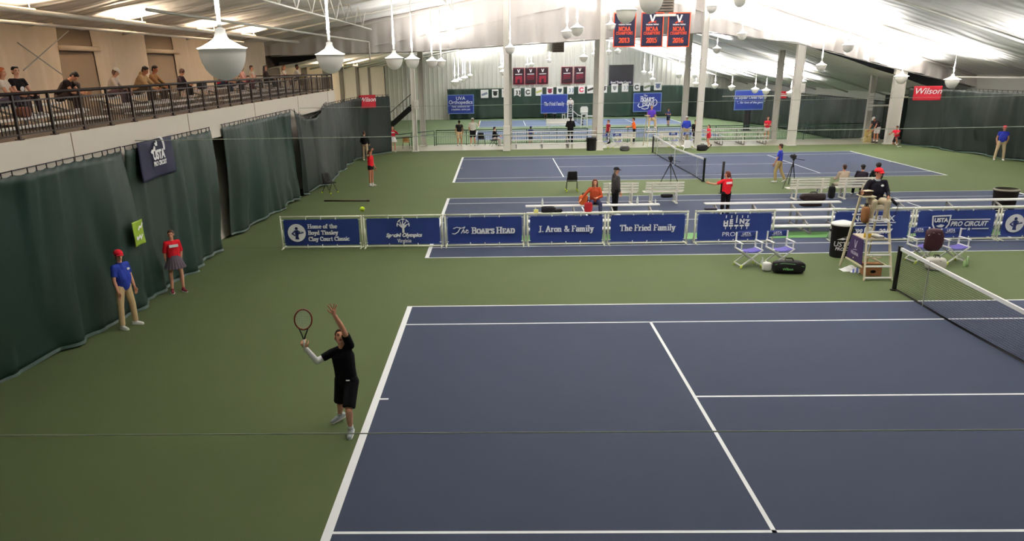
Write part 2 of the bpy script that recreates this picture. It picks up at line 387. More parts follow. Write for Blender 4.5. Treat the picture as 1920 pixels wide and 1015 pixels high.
struct(f.build('floor_lower', [LGREEN, LBLUE, LINE]), 'green and blue court floor of the lower hall beyond the railing', 'floor')

# ---- walls
def wall(name, pts, m, label):
    mb = MB(); mb.add(pts, [(0, 1, 2, 3)]); return struct(mb.build(name, m), label, 'wall')
wall('wall_front', [(XL, YN, 0), (XR, YN, 0), (XR, YN, 11.2), (XL, YN, 11.2)], WALLW, 'white wall behind the viewer')
# left wall of both halls: wrapped frame columns standing proud of darker bays
mb = MB(); mb.cur = 1
mb.box((XL-.25, (YN+YF)/2, 3.6), (.1, YF-YN, 10.2))
mb.cur = 0
bays = [(-15, 2.6), (5.2, 8.0), (10.9, 15.6), (18.2, 22.6), (25.8, 30.3), (33.4, 40.6), (44, 49.5), (52, 57), (60, 64), (67, 73), (76, 81), (84, 95)]
for a, b in bays:
    z0, z1 = (0, zc(XL)+.4) if b < 41 else (FZ, zc(XL)-1.1)
    n = 14
    def cw(i, j, a=a, b=b, z0=z0, z1=z1):
        e = min(i, 1-i)*2; y = a+(b-a)*i
        flare = .18*(j**3)*(1 if i > .5 else -1)*(abs(i-.5)*2)**4
        return V((XL+.05*sin(i*29+j*2.2)+.03*sin(i*57+j)-.22*max(0, 1-e*7)**2, y+flare*1.4, z0+(z1-z0)*j))
    mb.grid(cw, 28, 8)
for a, b in [(8.0, 10.9), (15.6, 18.2), (22.6, 25.8), (30.3, 33.4)]: mb.box((XL-.08, (a+b)/2, 6.2), (.22, b-a+.1, .16))
struct(mb.build('wall_left', [CREAM, BAY], smooth=True), 'cream fabric wrapped wall columns with darker bays behind the balcony', 'wall')
wall('wall_right', [(XR, YN, -1.5), (XR, YF, -1.5), (XR, YF, 4.6), (XR, YN, 4.6)], WALLW, 'white right side wall above the green curtains')
# far wall: ribbed white sheet
mb = MB(); n = 150; vs = []; 
xs = []
for i in range(76):
    x = XL+(XR-XL)*i/76; w = (XR-XL)/76
    xs += [(x, 0), (x+w*.55, 0), (x+w*.65, -.06), (x+w*.9, -.06)]
xs.append((XR, 0))
vs = [(x, YF+d, FZ) for x, d in xs]+[(x, YF+d, max(zc(x)-1.3, 2.5)) for x, d in xs]; n = len(xs)
mb.add(vs, [(i, i+1, n+i+1, n+i) for i in range(n-1)])
struct(mb.build('wall_back', WALLW), 'white ribbed far wall of the lower hall', 'wall')
mb = MB(); mb.box(((XL+XR)/2, YE+.03, FZ/2-.02), (XR-XL, .06, -FZ-.04))
struct(mb.build('wall_step', WALLW), 'low white retaining wall under the walkway railing', 'wall')

# ---- ceilings: fabric sheets sagging between the rafters
RAF = [-6.6+6.72*k for k in range(8)]              # rafters of the near hall
def ceil_fn(y0, y1, dz, per, ph):
    def fn(i, j):
        x = XL-.3+(XR-XL+.6)*i; y = y0+(y1-y0)*j
        t = ((y-ph)/per) % 1
        sag = .12*(1-abs(2*t-1)**3)
        bil = .03*sin(y*1.35+.6*sin(x*.5))+.02*sin(x*1.9+y*.7)+.022*sin(y*3.1+x*.23)
        return V((x, y, zc(x)+dz-sag*.8+bil+.12))
    return fn
mb = MB(); mb.grid(ceil_fn(YN-.2, YM, 0, 6.72, RAF[0]), 120, 150)
struct(mb.build('ceiling', CEIL, smooth=True), 'billowing white fabric ceiling of the near hall', 'ceiling')
mb = MB(); mb.grid(ceil_fn(YM-.1, YF+.3, -1.5, 7.2, 45), 90, 130)
struct(mb.build('ceiling_lower', CEIL, smooth=True), 'white fabric ceiling of the lower hall', 'ceiling')
# gable liner hanging on the column line
LB = [(-24.8, 6.15), (-19.3, 6.22), (-14.5, 6.26), (-8.8, 6.53), (-2.7, 6.8), (3.6, 7.05), (9.1, 6.33), (15.8, 4.63), (21, 3.4)]
def lb(x):
    for (a, za), (b, zb) in zip(LB[:-1], LB[1:]):
        if x <= b: return za+(zb-za)*(x-a)/(b-a)
    return LB[-1][1]
def lf(i, j):
    x = XL-.2+(XR-XL+.4)*i; zt = zc(x)+.3; zb = min(lb(x), zt-.1)+.05*sin(x*2.3)*.5
    z = zb+(zt-zb)*j
    return V((x, YM+(.08*sin(x*5.1+.5*sin(x))+.07*sin(x*8.7+1)+.04*sin(x*17))*(1-j)**1.2-.1*(1-j)*abs(sin(x*.52)), z))
mb = MB(); mb.grid(lf, 300, 8)
struct(mb.build('wall_liner', LINER, smooth=True), 'white fabric gable liner hanging between the two halls', 'wall')
mb = MB()
mb.path([(x, YM+.05, lb(x)-.03) for x in [XL+.2+(XR-XL-.4)*k/40 for k in range(41)]], .035, 6)
struct(mb.build('trim_1', STEELG, smooth=True), 'grey bottom rail of the fabric gable liner', 'trim')
# rafters and purlins under the fabric
for y in RAF[1:]:
    mb = MB()
    mb.path([(x, y, zc(x)-.10) for x in (XL, -19, -13, -7, -1.0)], .05, 6)
    mb.path([(x, y, zc(x)-.10) for x in (-1.0, 4, 9, 15, XR)], .05, 6)
    tag(mb.build('roof_rafter', STEELW, smooth=True), 'thin white roof rafter running up the fabric ceiling', 'rafter', 'white roof rafters', 'structure')
for k, y in enumerate([52.2+7.2*k for k in range(6)]):
    mb = MB(); mb.path([(x, y, zc(x)-1.62) for x in (XL, -13, -1.0)], .06, 6); mb.path([(x, y, zc(x)-1.62) for x in (-1.0, 9, XR)], .06, 6)
    tag(mb.build('roof_rafter', STEELW, smooth=True), 'white rafter under the ceiling of the lower hall', 'rafter', 'rafters of the lower hall', 'structure')
def joist(x, zl, y0, y1, label, dy=2.3):
    mb = MB(); mb.path([(x, y0, zl), (x, y1, zl)], .035, 6)
    zt = zc(x)-.1; y = y0; up = True; p = V((x, y0, zl))
    while y < y1-dy:
        y += dy/2; q = V((x, y, zt if up else zl)); 
        mb.cone(p, q, .022, .022, 5); p = q; up = not up
    return tag(mb.build('roof_joist', STEELW, smooth=True), label, 'joist', None, 'structure')
joist(-16.5, 7.3, -2, 33, 'open web white roof joist above the balcony edge')
joist(-12.2, 8.3, 4, 39, 'open web white roof joist over the baseline')

# ---- balcony
mb = MB(); mb.box(((XL-18.6)/2, (YN+31.8)/2, 4.08), (-18.6-XL, 31.8-YN, .26))
struct(mb.build('floor_balcony', BALF), 'balcony floor above the left curtains', 'floor')
mb = MB(); mb.box((-18.56, (YN+31.8)/2, 3.82), (.12, 31.8-YN, .84))
for y in (4.1, 10.55, 17.0, 23.5, 29.9):
    mb.cur = 1; mb.box((-18.497, y, 3.82), (.012, .03, .84)); mb.cur = 0
struct(mb.build('wall_balcony', [PARAP, BAY], bevel=.01), 'white balcony front panel above the green curtains', 'wall')
mb = MB(); mb.box((-19.1, (YN+31.8)/2, 1.97), (.16, 31.8-YN, 3.94))
struct(mb.build('wall_under_balcony', PARAP), 'white wall under the balcony behind the curtains', 'wall')
mb = MB(); mb.box(((XL-19.1)/2, 31.7, 2.0), (-19.1-XL, .2, 4.0))
struct(mb.build('wall_balcony_end', PARAP), 'end wall below the balcony', 'wall')

# ---- columns
def column(x, y, z0, z1, w, d, m, label, group=None, box=None, collar=None):
    t = thing('steel_column', label, 'column', (x, y, z0), 0, group); t['kind'] = 'structure'
    mb = MB(); h = z1-z0
    for sx in (-1, 1): mb.box((sx*(w/2-.02), 0, h/2), (.04, d, h))
    mb.box((0, 0, h/2), (w-.04, d*.5, h)); mb.build('column_shaft', m, t, bevel=.008)
    mb = MB(); mb.box((0, 0, .03), (w+.14, d+.14, .06)); mb.build('base_plate', m, t, bevel=.006)
    if box:
        mb = MB(); mb.box((w/2+.02, -d/2-.06, box), (.3, .14, .55)); mb.box((w/2+.02, -d/2-.14, box), (.24, .02, .46)); mb.build('electrical_box', STEELW, t, bevel=.01)
    if collar:
        mb = MB(); mb.box((0, 0, collar/2), (w+.08, d+.08, collar)); mb.build('padding', STEELW, t, bevel=.03)
    return t
NC = [(-15.19, 40.9, .30, 'first white column from the left, beside the end of the green curtain', 3.0, None),
      (-9.15, 40.4, .34, 'white column with a padded foot left of the bleachers', None, 1.6),
      (-3.14, 39.9, .34, 'white column beside the black bin and director chairs', None, .6),
      (3.27, 40.2, .36, 'white column beside the toppled white chair', None, None),
      (9.5, 40.8, .50, 'white column standing alone right of the far bleachers', 3.6, None),
      (15.94, 40.8, .74, 'thick white tapered column at the right curtain', None, None)]
for x, y, w, lab, bx, co in NC: column(x, y, 0, zc(x)-.25, w, .34, STEELW, lab, None, bx, co)
for x, lab in [(-15.0, 'grey column behind the first white column on the left'), (-8.9, 'grey column half hidden behind the padded white column'), (-2.9, 'grey column just left of the one by the black bin'),
               (3.3, 'grey column under the championship banners'), (9.6, 'grey column left of the lone white column'), (16.0, 'grey column with white notices at the right')]:
    column(x, 44.6, 0, zc(x)-1.7 if x < 12 else 4.3, .36, .3, COLG, lab, None)
# ================================================================== pendant lamps
def lamp_proto(D, wide=1.0):
    r = D/2
    t = thing('pendant_lamp', 'x', 'lamp')
    mb = MB(); mb.lathe([(0, -1.28*r), (.3*r, -1.23*r), (.58*r, -1.06*r), (.78*r, -.82*r), (.91*r, -.52*r), (.98*r, -.22*r), (1.0*r, 0), (1.03*r, .0), (1.03*r, .04*r), (.96*r, .05*r)], seg=32)
    mb.build('bowl', BOWL, t, smooth=True)
    mb = MB()
    n = 36
    pr = [(1.05*wide*r, .05*r), (.84*wide*r, .12*r), (.55*wide*r, .28*r), (.33*r, .42*r), (.27*r, .52*r)]
    vs = []; fs = []
    for k, (q, z) in enumerate(pr):
        for i in range(n):
            rr = q*(1+(.03 if i % 2 else 0)*(k < 3)); vs.append((rr*cos(2*pi*i/n), rr*sin(2*pi*i/n), z))
    for k in range(len(pr)-1):
        for i in range(n): fs.append((k*n+i, k*n+(i+1) % n, (k+1)*n+(i+1) % n, (k+1)*n+i))
    mb.add(vs, fs); mb.build('glass_reflector', CONE, t, smooth=True)
    mb = MB(); mb.lathe([(.27*r, .50*r), (.26*r, .62*r), (.22*r, .66*r), (.23*r, .82*r), (.12*r, .88*r), (.0, .9*r)], seg=20); mb.build('collar', STEM, t, smooth=True)
    return t
def lamp_light():
    l = bpy.data.lights.new('uplight', 'SPOT'); l.energy = LAMP_W; l.spot_size = RD(165); l.spot_blend = .6; l.color = (1, .97, .93); l.shadow_soft_size = .12
    return l
LIGHT = lamp_light()
LIGHT_F = lamp_light(); LIGHT_F.energy = LAMP_W*.72
LIGHT_D = lamp_light(); LIGHT_D.energy = LAMP_W*.75
P_A = lamp_proto(.58); P_D = lamp_proto(.72, 1.12)
first = {id(P_A): True, id(P_D): True}
LIGHT_N = lamp_light(); LIGHT_N.energy = LAMP_W*.3
LIGHT_S = lamp_light(); LIGHT_S.energy = LAMP_W*.22
LIGHT_B = lamp_light(); LIGHT_B.energy = LAMP_W*.7
def lamp(x, y, z, label, proto=None, far=False, light=None, group=None):
    proto = proto or P_A
    o = proto if first[id(proto)] else clone(proto, (x, y, z), 0)
    first[id(proto)] = False
    for c in list(o.children):
        if c.name.startswith(('stem', 'uplight')): bpy.data.objects.remove(c)
    o.location = (x, y, z); o['label'] = label; o['group'] = group or ('pendant lamps of the lower hall' if far else 'pendant lamps of the near hall')
    r = .29
    top = zc(x)-(1.38 if far else -.12)-z
    mb = MB(); mb.cone((0, 0, .8*r), (0, 0, top), .027, .013, 10); mb.build('stem', STEM, o, smooth=True)
    lo = bpy.data.objects.new('uplight', light or (LIGHT_F if far else LIGHT)); COL.objects.link(lo); lo.parent = o
    lo.location = (0, 0, .42); lo.rotation_euler = (pi, 0, 0)
    return o
LA = 5.66
lamp(-13.15, -1.89, LA, 'biggest white pendant lamp, hanging nearest in front of the balcony spectators', light=LIGHT_N)
lamp(-13.15, 4.85, LA, 'second largest pendant lamp of the left row', light=LIGHT_N)
lamp(-13.15, 15.5, LA, 'third pendant lamp of the left row, left one of a close pair', light=LIGHT_N)
lamp(-13.15, 21.4, LA, 'fourth pendant lamp of the left row, hanging before the first column', light=LIGHT_N)
lamp(-13.15, 31.5, LA-.03, 'fifth pendant lamp of the left row, overlapping the sixth', light=LIGHT_S)
lamp(-13.15, 38.5, LA-.03, 'last pendant lamp of the left row, close to the gable liner', light=LIGHT_S)
lamp(-5.95, 8.3, 6.86, 'pendant lamp at the top edge of the photo above the middle banner')
lamp(-5.95, 12.2, 6.82, 'pendant lamp covering the top of the 2013 banner')
lamp(-5.95, 27.1, 6.94, 'larger of two pendant lamps side by side before the white gable liner')
lamp(-5.95, 32.8, 6.98, 'smaller pendant lamp touching its neighbour on the left, before the gable liner')
lamp(-2.9, 38.2, 7.5, 'pendant lamp hanging just left of the column beside the banners')
lamp(-8.95, 36.3, 6.3, 'pendant lamp hanging in front of the padded white column', light=LIGHT_S)
lamp(1.9, 28.5, 8.13, 'pendant lamp cut off by the top edge right of the banners')
lamp(1.9, 33.7, 8.15, 'pendant lamp below the top edge between two white columns')
lamp(4.9, 38, 6.85, 'pendant lamp at the lower edge of the gable liner right of the banners')
lamp(9.0, 32.6, 6.02, 'pendant lamp on a short stem right of the lone white column', light=LIGHT_D)
lamp(9.6, 37.5, 5.0, 'low pendant lamp hanging below the liner edge right of the lone column', light=LIGHT_D)
lamp(15.5, 33.9, 4.13, 'wide white pendant lamp hanging right of the red wall flag', P_D, light=LIGHT_D)
lamp(15.5, 39.7, 4.22, 'wide white pendant lamp hanging in front of the thick right column', P_D, light=LIGHT_D)
for y, lab in [(54.2, 'nearest lamp of the left row in the lower hall'), (60.5, 'second lamp of the left row in the lower hall'), (69.5, 'third lamp of the left row in the lower hall'), (74.9, 'fourth lamp of the left row in the lower hall'), (91, 'farthest lamp of the left row in the lower hall')]:
    lamp(-13.15, y, 4.12, lab, far=True)
for x, y, z, lab in [(-9.2, 62, 4.75, 'lower hall lamp just left of the padded column'), (-9.3, 82, 5.0, 'small far lamp left of the padded column'), (-5.95, 92, 5.2, 'left lamp of the pair above the three small red banners'), (-5.95, 80, 5.32, 'right lamp of the pair above the three small red banners'),
                     (-3.3, 91, 5.75, 'tiny far lamp above the gap between the small red banners'), (-3.6, 46.6, 5.78, 'lamp hanging above the two small red banners'), (2.2, 91, 6.35, 'left of two tiny lamps at the dark vent'), (1.9, 86, 6.3, 'right of two tiny lamps at the dark vent'),
                     (1.8, 74, 6.4, 'far lamp just left of the white column by the bin'), (1.85, 68, 6.4, 'far lamp just right of the white column by the bin'), (7.6, 86, 4.2, 'left far lamp right of the dark board'), (8.4, 86, 4.1, 'right far lamp of the pair right of the dark board'), (8.3, 84, 3.4, 'far lamp hanging lowest right of the dark board'),
                     (7.4, 66, 4.15, 'far lamp left of the grey column under the banners'), (10.2, 74, 4.6, 'upper far lamp beside the grey column under the banners'), (6.6, 50, 6.2, 'added lower hall fill lamp, mostly hidden by the white column beside the banners'), (13.9, 52, 3.7, 'added lower hall fill lamp, mostly hidden by the lone white column'), (10.8, 74, 3.95, 'middle far lamp beside the grey column under the banners')]:  # the two lamps behind white columns are added to brighten the lower ceiling
    lamp(x, y, z, lab, far=True)
for x, ys, z in [(-5.95, (-1.8,), 6.86), (1.9, (4.8, 16.5), 8.1), (9.0, (4.8, 14.5), 6.02), (15.5, (4.8, 15.4, 24.3), 4.13)]:
    for y in ys: lamp(x, y, z, 'pendant lamp over the near courts, above or beside the field of view', light=LIGHT_D if x > 5 else LIGHT_B)
P_E = lamp_proto(.66, 1.1); first[id(P_E)] = True
for y, lab in [(58.8, 'far lamp hanging just left of the lone white column'), (65.4, 'far lamp beside the blue family banner, right of the sign'), (68.7, 'far lamp above the right half of the tilted blue banner'), (76.8, 'far lamp above the left corner of the tilted blue banner'), (83.7, 'far lamp left of the tilted blue banner'), (93.0, 'farthest lamp of the right row, by the grey column')]:
    lamp(15.5, y, 2.62, lab, P_E, far=True, light=LIGHT)
# warm strip lights over the balcony
for k, (y, lab) in enumerate([(2.5, 'strip light over the nearest spectators'), (9.4, 'strip light over the man hunched by his backpack'), (16.5, 'strip light over the pair of leaning men'), (24.0, 'strip light over the far spectators'), (30, 'strip light over the far end of the balcony'), (48, 'strip light of the lower hall seen under the liner, nearest'), (54, 'strip light of the lower hall seen under the liner, middle'), (61, 'strip light of the lower hall seen under the liner, farthest')]):
    t = thing('strip_light', 'white hanging ' + lab, 'light', (-22.3, y, 6.98 if y < 40 else 5.45))
    mb = MB(); mb.box((0, 0, 0), (.12, 2.3, .05)); mb.box((0, 0, -.05), (.06, 2.2, .03)); mb.build('housing', STEELW, t, bevel=.01)
    mb = MB()
    for s in (-1, 1): mb.cone((0, s*.9, .03), (0, s*.9, zc(-22.3)-7.0+.05), .008, .008, 5)
    mb.build('hanger', STEELG, t)
    mb = MB(); mb.cone((0, -1.15, .07), (0, 1.15, .07), .025, .025, 10); mb.build('tube', mat('warm_tube', (255, 226, 176), .4, emit=(255, 214, 150), estr=2.5), t, smooth=True)
    l = bpy.data.lights.new('strip_glow', 'AREA'); l.shape = 'RECTANGLE'; l.size = .16; l.size_y = 2.3; l.energy = WARM_W; l.color = (1, .78, .54)
    lo = bpy.data.objects.new('strip_glow', l); COL.objects.link(lo); lo.parent = t; lo.location = (0, 0, .12); lo.rotation_euler = (pi, 0, 0)
# pipes along the balcony ceiling
for pts, r, lab in [([(-21.7, -6, 6.92), (-21.7, 38, 6.86)], .07, 'thick cream pipe running under the balcony ceiling'), ([(-22.6, -6, 6.72), (-22.6, 30, 6.68)], .045, 'thinner cream pipe below the thick one along the balcony ceiling'),
                    ([(-19.0, 10, 6.95), (-17.2, 36.5, 6.75), (-17.2, 36.5, 5.6)], .045, 'white sprinkler pipe bending down at the end of the balcony'),
                    ([(17.7, 37.6, 3.4), (17.7, 37.6, 4.18), (19.4, 30, 4.18), (19.6, 16, 4.15)], .06, 'white pipe bending along the wall above the right curtain'),
                    ([(10, 60, 2.35), (18.3, 60, 2.3)], .05, 'white pipe crossing the lower hall behind the lone column'),
                    ([(15.6, 43.4, 2.3), (16.9, 43.0, 2.3), (16.9, 43.0, 2.85), (18.4, 42.5, 2.85)], .06, 'short stepped pipe beside the thick right column')]:
    mb = MB(); mb.tube(pts, r, 8); tag(mb.build('pipe', STEELW, smooth=True), lab, 'pipe')
# ================================================================== curtains
_h = MB(); _h.cone((0, 0, -.03), (0, 0, .08), .012, .012, 6); HOOK = bpy.data.meshes.new('hook'); HOOK.from_pydata(_h.v, [], _h.f); HOOK.materials.append(BLK)
def flusher(mb, s, m=INK):
    def flush(nm):
        if mb.v:
            q = MB(); q.v, q.f, q.mi = mb.v, mb.f, mb.mi; q.build(nm, m, s); mb.v, mb.f, mb.mi = [], [], []
    return flush
def poly_pos(P, s):
    L = [ (V(b)-V(a)).length for a, b in zip(P[:-1], P[1:])]; tot = sum(L); d = s*tot
    for (a, b), l in zip(zip(P[:-1], P[1:]), L):
        if d <= l or (a, b) == (P[-2], P[-1]):
            return V(a).lerp(V(b), d/l), (V(b)-V(a)).normalized(), tot
        d -= l
def curtain(label, top, bot, z1, z0, amp=.09, wave=.62, seed=0, m=CURT, hooks=True, slack=0, group='green divider curtains', hem=True, gather=()):
    """cloth hung along the plan polyline top, falling to the polyline bot"""
    rnd = random.Random(seed); ph = [rnd.uniform(0, 6.3) for _ in range(6)]
    top = [V((x, y, 0)) for x, y in top]; bot = [V((x, y, 0)) for x, y in bot]
    tot = poly_pos(top, 0)[2]; nu = int(max(40, tot/.075)); nv = 22
    def fn(i, j):                     # j = 0 bottom, 1 top
        s = i*tot
        a, d, _ = poly_pos(bot, i); b, d2, _ = poly_pos(top, i)
        p = a.lerp(b, j); n = V((d.y, -d.x, 0))
        w = sin(2*pi*s/wave+ph[0]+1.9*sin(s*.7+ph[1])+.9*(1-j)*sin(s*.43+ph[2]))*(.32+.28*sin(s*.51+ph[1]))+.7*sin(2*pi*s/(wave*3.1)+ph[3]+1.2*(1-j)*sin(s*.2+ph[5]))+.22*sin(2*pi*s/(wave*.45)+ph[4])*j**3
        k = amp*(.45+.75*(1-j)); 
        bulge = .12*sin(pi*min(1, (1-j)*1.15))*sin(s*.55+ph[5])
        hook = -.035*abs(sin(pi*s/.36))*max(0, (j-.9)*10)
        zz1 = z1-slack*sin(pi*i)**1.0
        z = z0+(zz1-z0)*j+hook*1.0+(.035*sin(s*1.7+ph[2])+.03*abs(sin(s*.9+ph[0])))*(1-j)**6
        for g, wd, dp in gather:     # diagonal drag folds
            u = (i-g-.12*(1-j))/wd; w -= dp*math.exp(-u*u)*(1-j)**.5
        q = p+n*max(w*k+bulge+.06, -.02); return V((q.x, q.y, max(z, z0+.01)))
    t = thing('curtain', label, 'curtain', (0, 0, 0), 0, group)
    mb = MB(); mb.grid(fn, nu, nv); c = mb.build('curtain_cloth', m, t, smooth=True)
    so = c.modifiers.new('thickness', 'SOLIDIFY'); so.thickness = .012
    if hem:
        mb = MB()
        def hf(i, j):
            p = fn(i, .0); a, d, _ = poly_pos(bot, i); n = V((d.y, -d.x, 0)); q = fn(i, .018)
            return p.lerp(q, j)+n*.012+V((0, 0, .0))+n*.03*(1-j)
        mb.grid(hf, nu, 1); mb.build('hem', HEM, t, smooth=True)
    if hooks:
        mb = MB(); k = 0; s = 0
        while s < tot:
            p = fn(s/tot, 1); h = bpy.data.objects.new('hook', HOOK); COL.objects.link(h); h.parent = t; h.location = p; s += .36
        mb = MB(); mb.path([poly_pos(top, k/30)[0]+V((0, 0, z1+.06-slack*sin(pi*k/30))) for k in range(31)], .012, 5); mb.build('curtain_cable', BLK, t)
    return t
ZT = 3.70
# cloth colour drifts between teal and olive along the run
for Mx, ca, cb in ((CURT, (13, 45, 39), (35, 45, 36)), (CURTD, (19, 31, 28), (28, 34, 29))):
    nt = Mx.node_tree
    mx = [n for n in nt.nodes if n.type == 'MIX'][0]
    mx.inputs['A'].default_value = (*[lin(c) for c in ca], 1); mx.inputs['B'].default_value = (*[lin(c) for c in cb], 1)
    ns = [n for n in nt.nodes if n.type == 'TEX_NOISE'][0]; ns.inputs['Scale'].default_value = .35; ns.inputs['Detail'].default_value = 2
curtain('nearest left green curtain, behind the man in the blue polo shirt', [(-18.45, -2.6), (-18.45, 6.05)], [(-19.0, -2.6), (-18.95, .85), (-18.72, 2.3), (-18.42, 4.3), (-18.35, 6.0)], ZT, .0, .11, .8, 1, gather=[(.42, .05, 2.2), (.75, .04, 1.2)])
curtain('left green curtain behind the girl in red with the navy flag hung on it', [(-18.42, 6.1), (-18.45, 12.02)], [(-18.5, 6.05), (-18.42, 9), (-18.62, 12.1)], ZT, .0, .10, .75, 2)
curtain('tall green curtain left of the courtside banners, trailing on the floor', [(-18.45, 13.05), (-18.45, 21.7)], [(-18.75, 13.6), (-18.72, 15.2), (-18.5, 18), (-18.45, 22.2)], ZT, .05, .12, .7, 3)
curtain('loose sagging green curtain behind the dark folding chair', [(-18.4, 21.8), (-18.3, 28.3)], [(-18.5, 22.3), (-18.1, 25.5), (-17.95, 27.6)], ZT, .03, .16, 1.2, 4, m=CURTD, slack=.5, gather=[(.3, .12, 1.5)])
curtain('green curtain rounding the far left corner under the red wall flag', [(-18.45, 28.4), (-18.4, 36.4), (-17.9, 39.2), (-16.72, 40.25)], [(-18.2, 28.0), (-18.5, 36.3), (-18.0, 38.9), (-16.7, 40.2)], ZT-.1, .02, .10, .9, 5, m=CURTD)
curtain('green curtain along the right side behind the official in the red cap', [(16.45, 40.3), (17.1, 39.2), (18.1, 31), (18.4, 22), (18.4, 10)], [(16.4, 40.2), (17.0, 39.0), (18.15, 30.6), (18.4, 22), (18.4, 10)], 3.5, .02, .11, 1.1, 6, m=CURTD, gather=[(.1, .03, 1.5)])
curtain('long green curtain across the far wall of the lower hall', [(-16.3, 94.4), (14.2, 94.4)], [(-16.0, 94.3), (14.2, 94.3)], 2.42, FZ+.02, .10, 1.3, 7, hooks=False, hem=False)
curtain('green curtain along the right side of the lower hall', [(14.4, 94.2), (16.5, 89), (19.4, 76), (20.2, 62), (20.2, 47)], [(14.4, 94.1), (16.5, 88.8), (19.3, 76), (20.1, 62), (20.1, 47)], 2.2, FZ+.02, .10, 1.3, 8, hooks=False, hem=False, m=CURTD)
curtain('dark green curtain hung behind the grey column at the right end of the walkway', [(16.5, 43.6), (19.9, 43.0)], [(16.5, 43.5), (19.9, 42.9)], 3.0, .02, .08, .7, 9, m=CURTD, hooks=False, hem=False)

# ================================================================== flags, banners
XA, ZA = V((1, 0, 0)), V((0, 0, 1))
def cloth_panel(w, h, amp, seed, nu=20, nv=14):
    r = random.Random(seed); a, b, c = [r.uniform(0, 6) for _ in range(3)]
    fn = lambda i, j: V(((i-.5)*w, -amp*(sin(i*7+a+j*2)*.6+sin(j*5+b+i*3)*.4)*(1.1-j), (j-.5)*h))
    return fn
def flag(label, cat, c, rz, w, h, m, amp=.03, seed=1, group=None, draw=None, name='flag', thick=.012):
    t = thing(name, label, cat, c, rz, group)
    mb = MB(); mb.grid(cloth_panel(w, h, amp, seed), 20, 14); s = mb.build('cloth', m, t, smooth=True)
    so = s.modifiers.new('thickness', 'SOLIDIFY'); so.thickness = thick; so.offset = 0
    if draw: draw(t, s, w, h, -(amp*1.0+thick))
    return t
def star(cx, cy_, r, k=.45):
    return [(cx+r*(1 if i % 2 == 0 else k)*sin(pi*i/5), cy_+r*(1 if i % 2 == 0 else k)*cos(pi*i/5)) for i in range(10)]
def script_word(mb, w, o, k, slant=.25):
    """the W-word of the red flags in a slanted hand"""
    put_text(mb, 'Wilson', o, XA, ZA, k, shear=slant, bold=.012*k, wx=1.05)
def d_wilson(t, s, w, h, y):
    mb = MB(); script_word(mb, w, (0, y, .14*h), .42*w/1.3); mb.build('lettering', INK, s)
def d_usta(t, s, w, h, y):
    mb = MB(); o = (0, y, 0)
    put_text(mb, 'USTA', (.02, y, .08), XA, ZA, .30, bold=.016, wx=.95); put_text(mb, 'PRO CIRCUIT', (.04, y, -.12), XA, ZA, .15, wx=.85, bold=.006)
    for q in ([(-.62, .12), (-.5, .2), (-.4, .18), (-.3, .3), (-.2, .27), (-.22, .16), (-.4, .1), (-.5, .04)], [(-.2, .3), (-.02, .28), (.0, .42), (-.12, .5), (-.1, .4), (-.24, .4)]): flat(mb, [(a*.72, b*.72+.1) for a, b in q], o, XA, ZA)
    for k in range(3): stroke(mb, arc(.12+.04*k, .26, .22, .24, 100, -20, 8), .03, o, XA, ZA)
    mb.build('lettering', INK, s)
def side_flag(label, u0, v0, u1, v1, x, m, draw, name, cat, flip=False, seed=1):
    a = at(u0, v0, x=x); b = at(u1, v1, x=x); 
    return flag(label, cat, ((x), (a.y+b.y)/2, (a.z+b.z)/2), pi/2, abs(b.y-a.y), abs(a.z-b.z), m, .035, seed, None, draw, name)
side_flag('navy tennis circuit flag hung on the left green curtain', 256, 268, 330, 322, -18.27, NAVY, d_usta, 'wall_flag', 'flag', seed=3)
a = at(674, 180, y=38.1); b = at(704, 201, y=38.1)
flag('red flag with white script hung on the far left curtain', 'flag', ((a.x+b.x)/2, 38.1, (a.z+b.z)/2), RD(35), 1.14, .78, RED, .015, 5, None, d_wilson, 'wall_flag')
a = at(1716, 163, y=36); b = at(1762, 187, y=36)
flag('red flag with white script hung on the right green curtain', 'flag', ((a.x+b.x)/2, 36, (a.z+b.z)/2), RD(-14), 1.48, .80, RED, .015, 6, None, d_wilson, 'wall_flag')
a = at(1468, 178, y=62)
flag('small dim red flag far off beside the lone white column', 'flag', (a.x, 62, a.z), RD(-20), .62, .62, RED, .01, 7, None, d_wilson, 'wall_flag')
LIME = mat('lime_cloth', (140, 168, 52), .6, noise=.08)
def d_lime2(t, s, w, h, y):
    mb = MB(); o = (0, y, 0)
    stroke(mb, [(-.05, .08), (.02, .14), (.1, .12), (.18, .2)], .05, o, XA, ZA); stroke(mb, [(-.12, -.12), (-.02, -.06), (.02, -.14), (.1, -.06)], .05, o, XA, ZA); flat(mb, disc(-.16, -.1, .05), o, XA, ZA)
    mb.build('print', INK, s)
a = at(246, 418, x=-18.1); b = at(270, 455, x=-18.1)
flag('small lime green flag on the left curtain beside the girl in red', 'flag', (-18.08, (a.y+b.y)/2, (a.z+b.z)/2), pi/2, b.y-a.y+.05, .56, LIME, .02, 8, None, d_lime2, 'wall_flag')

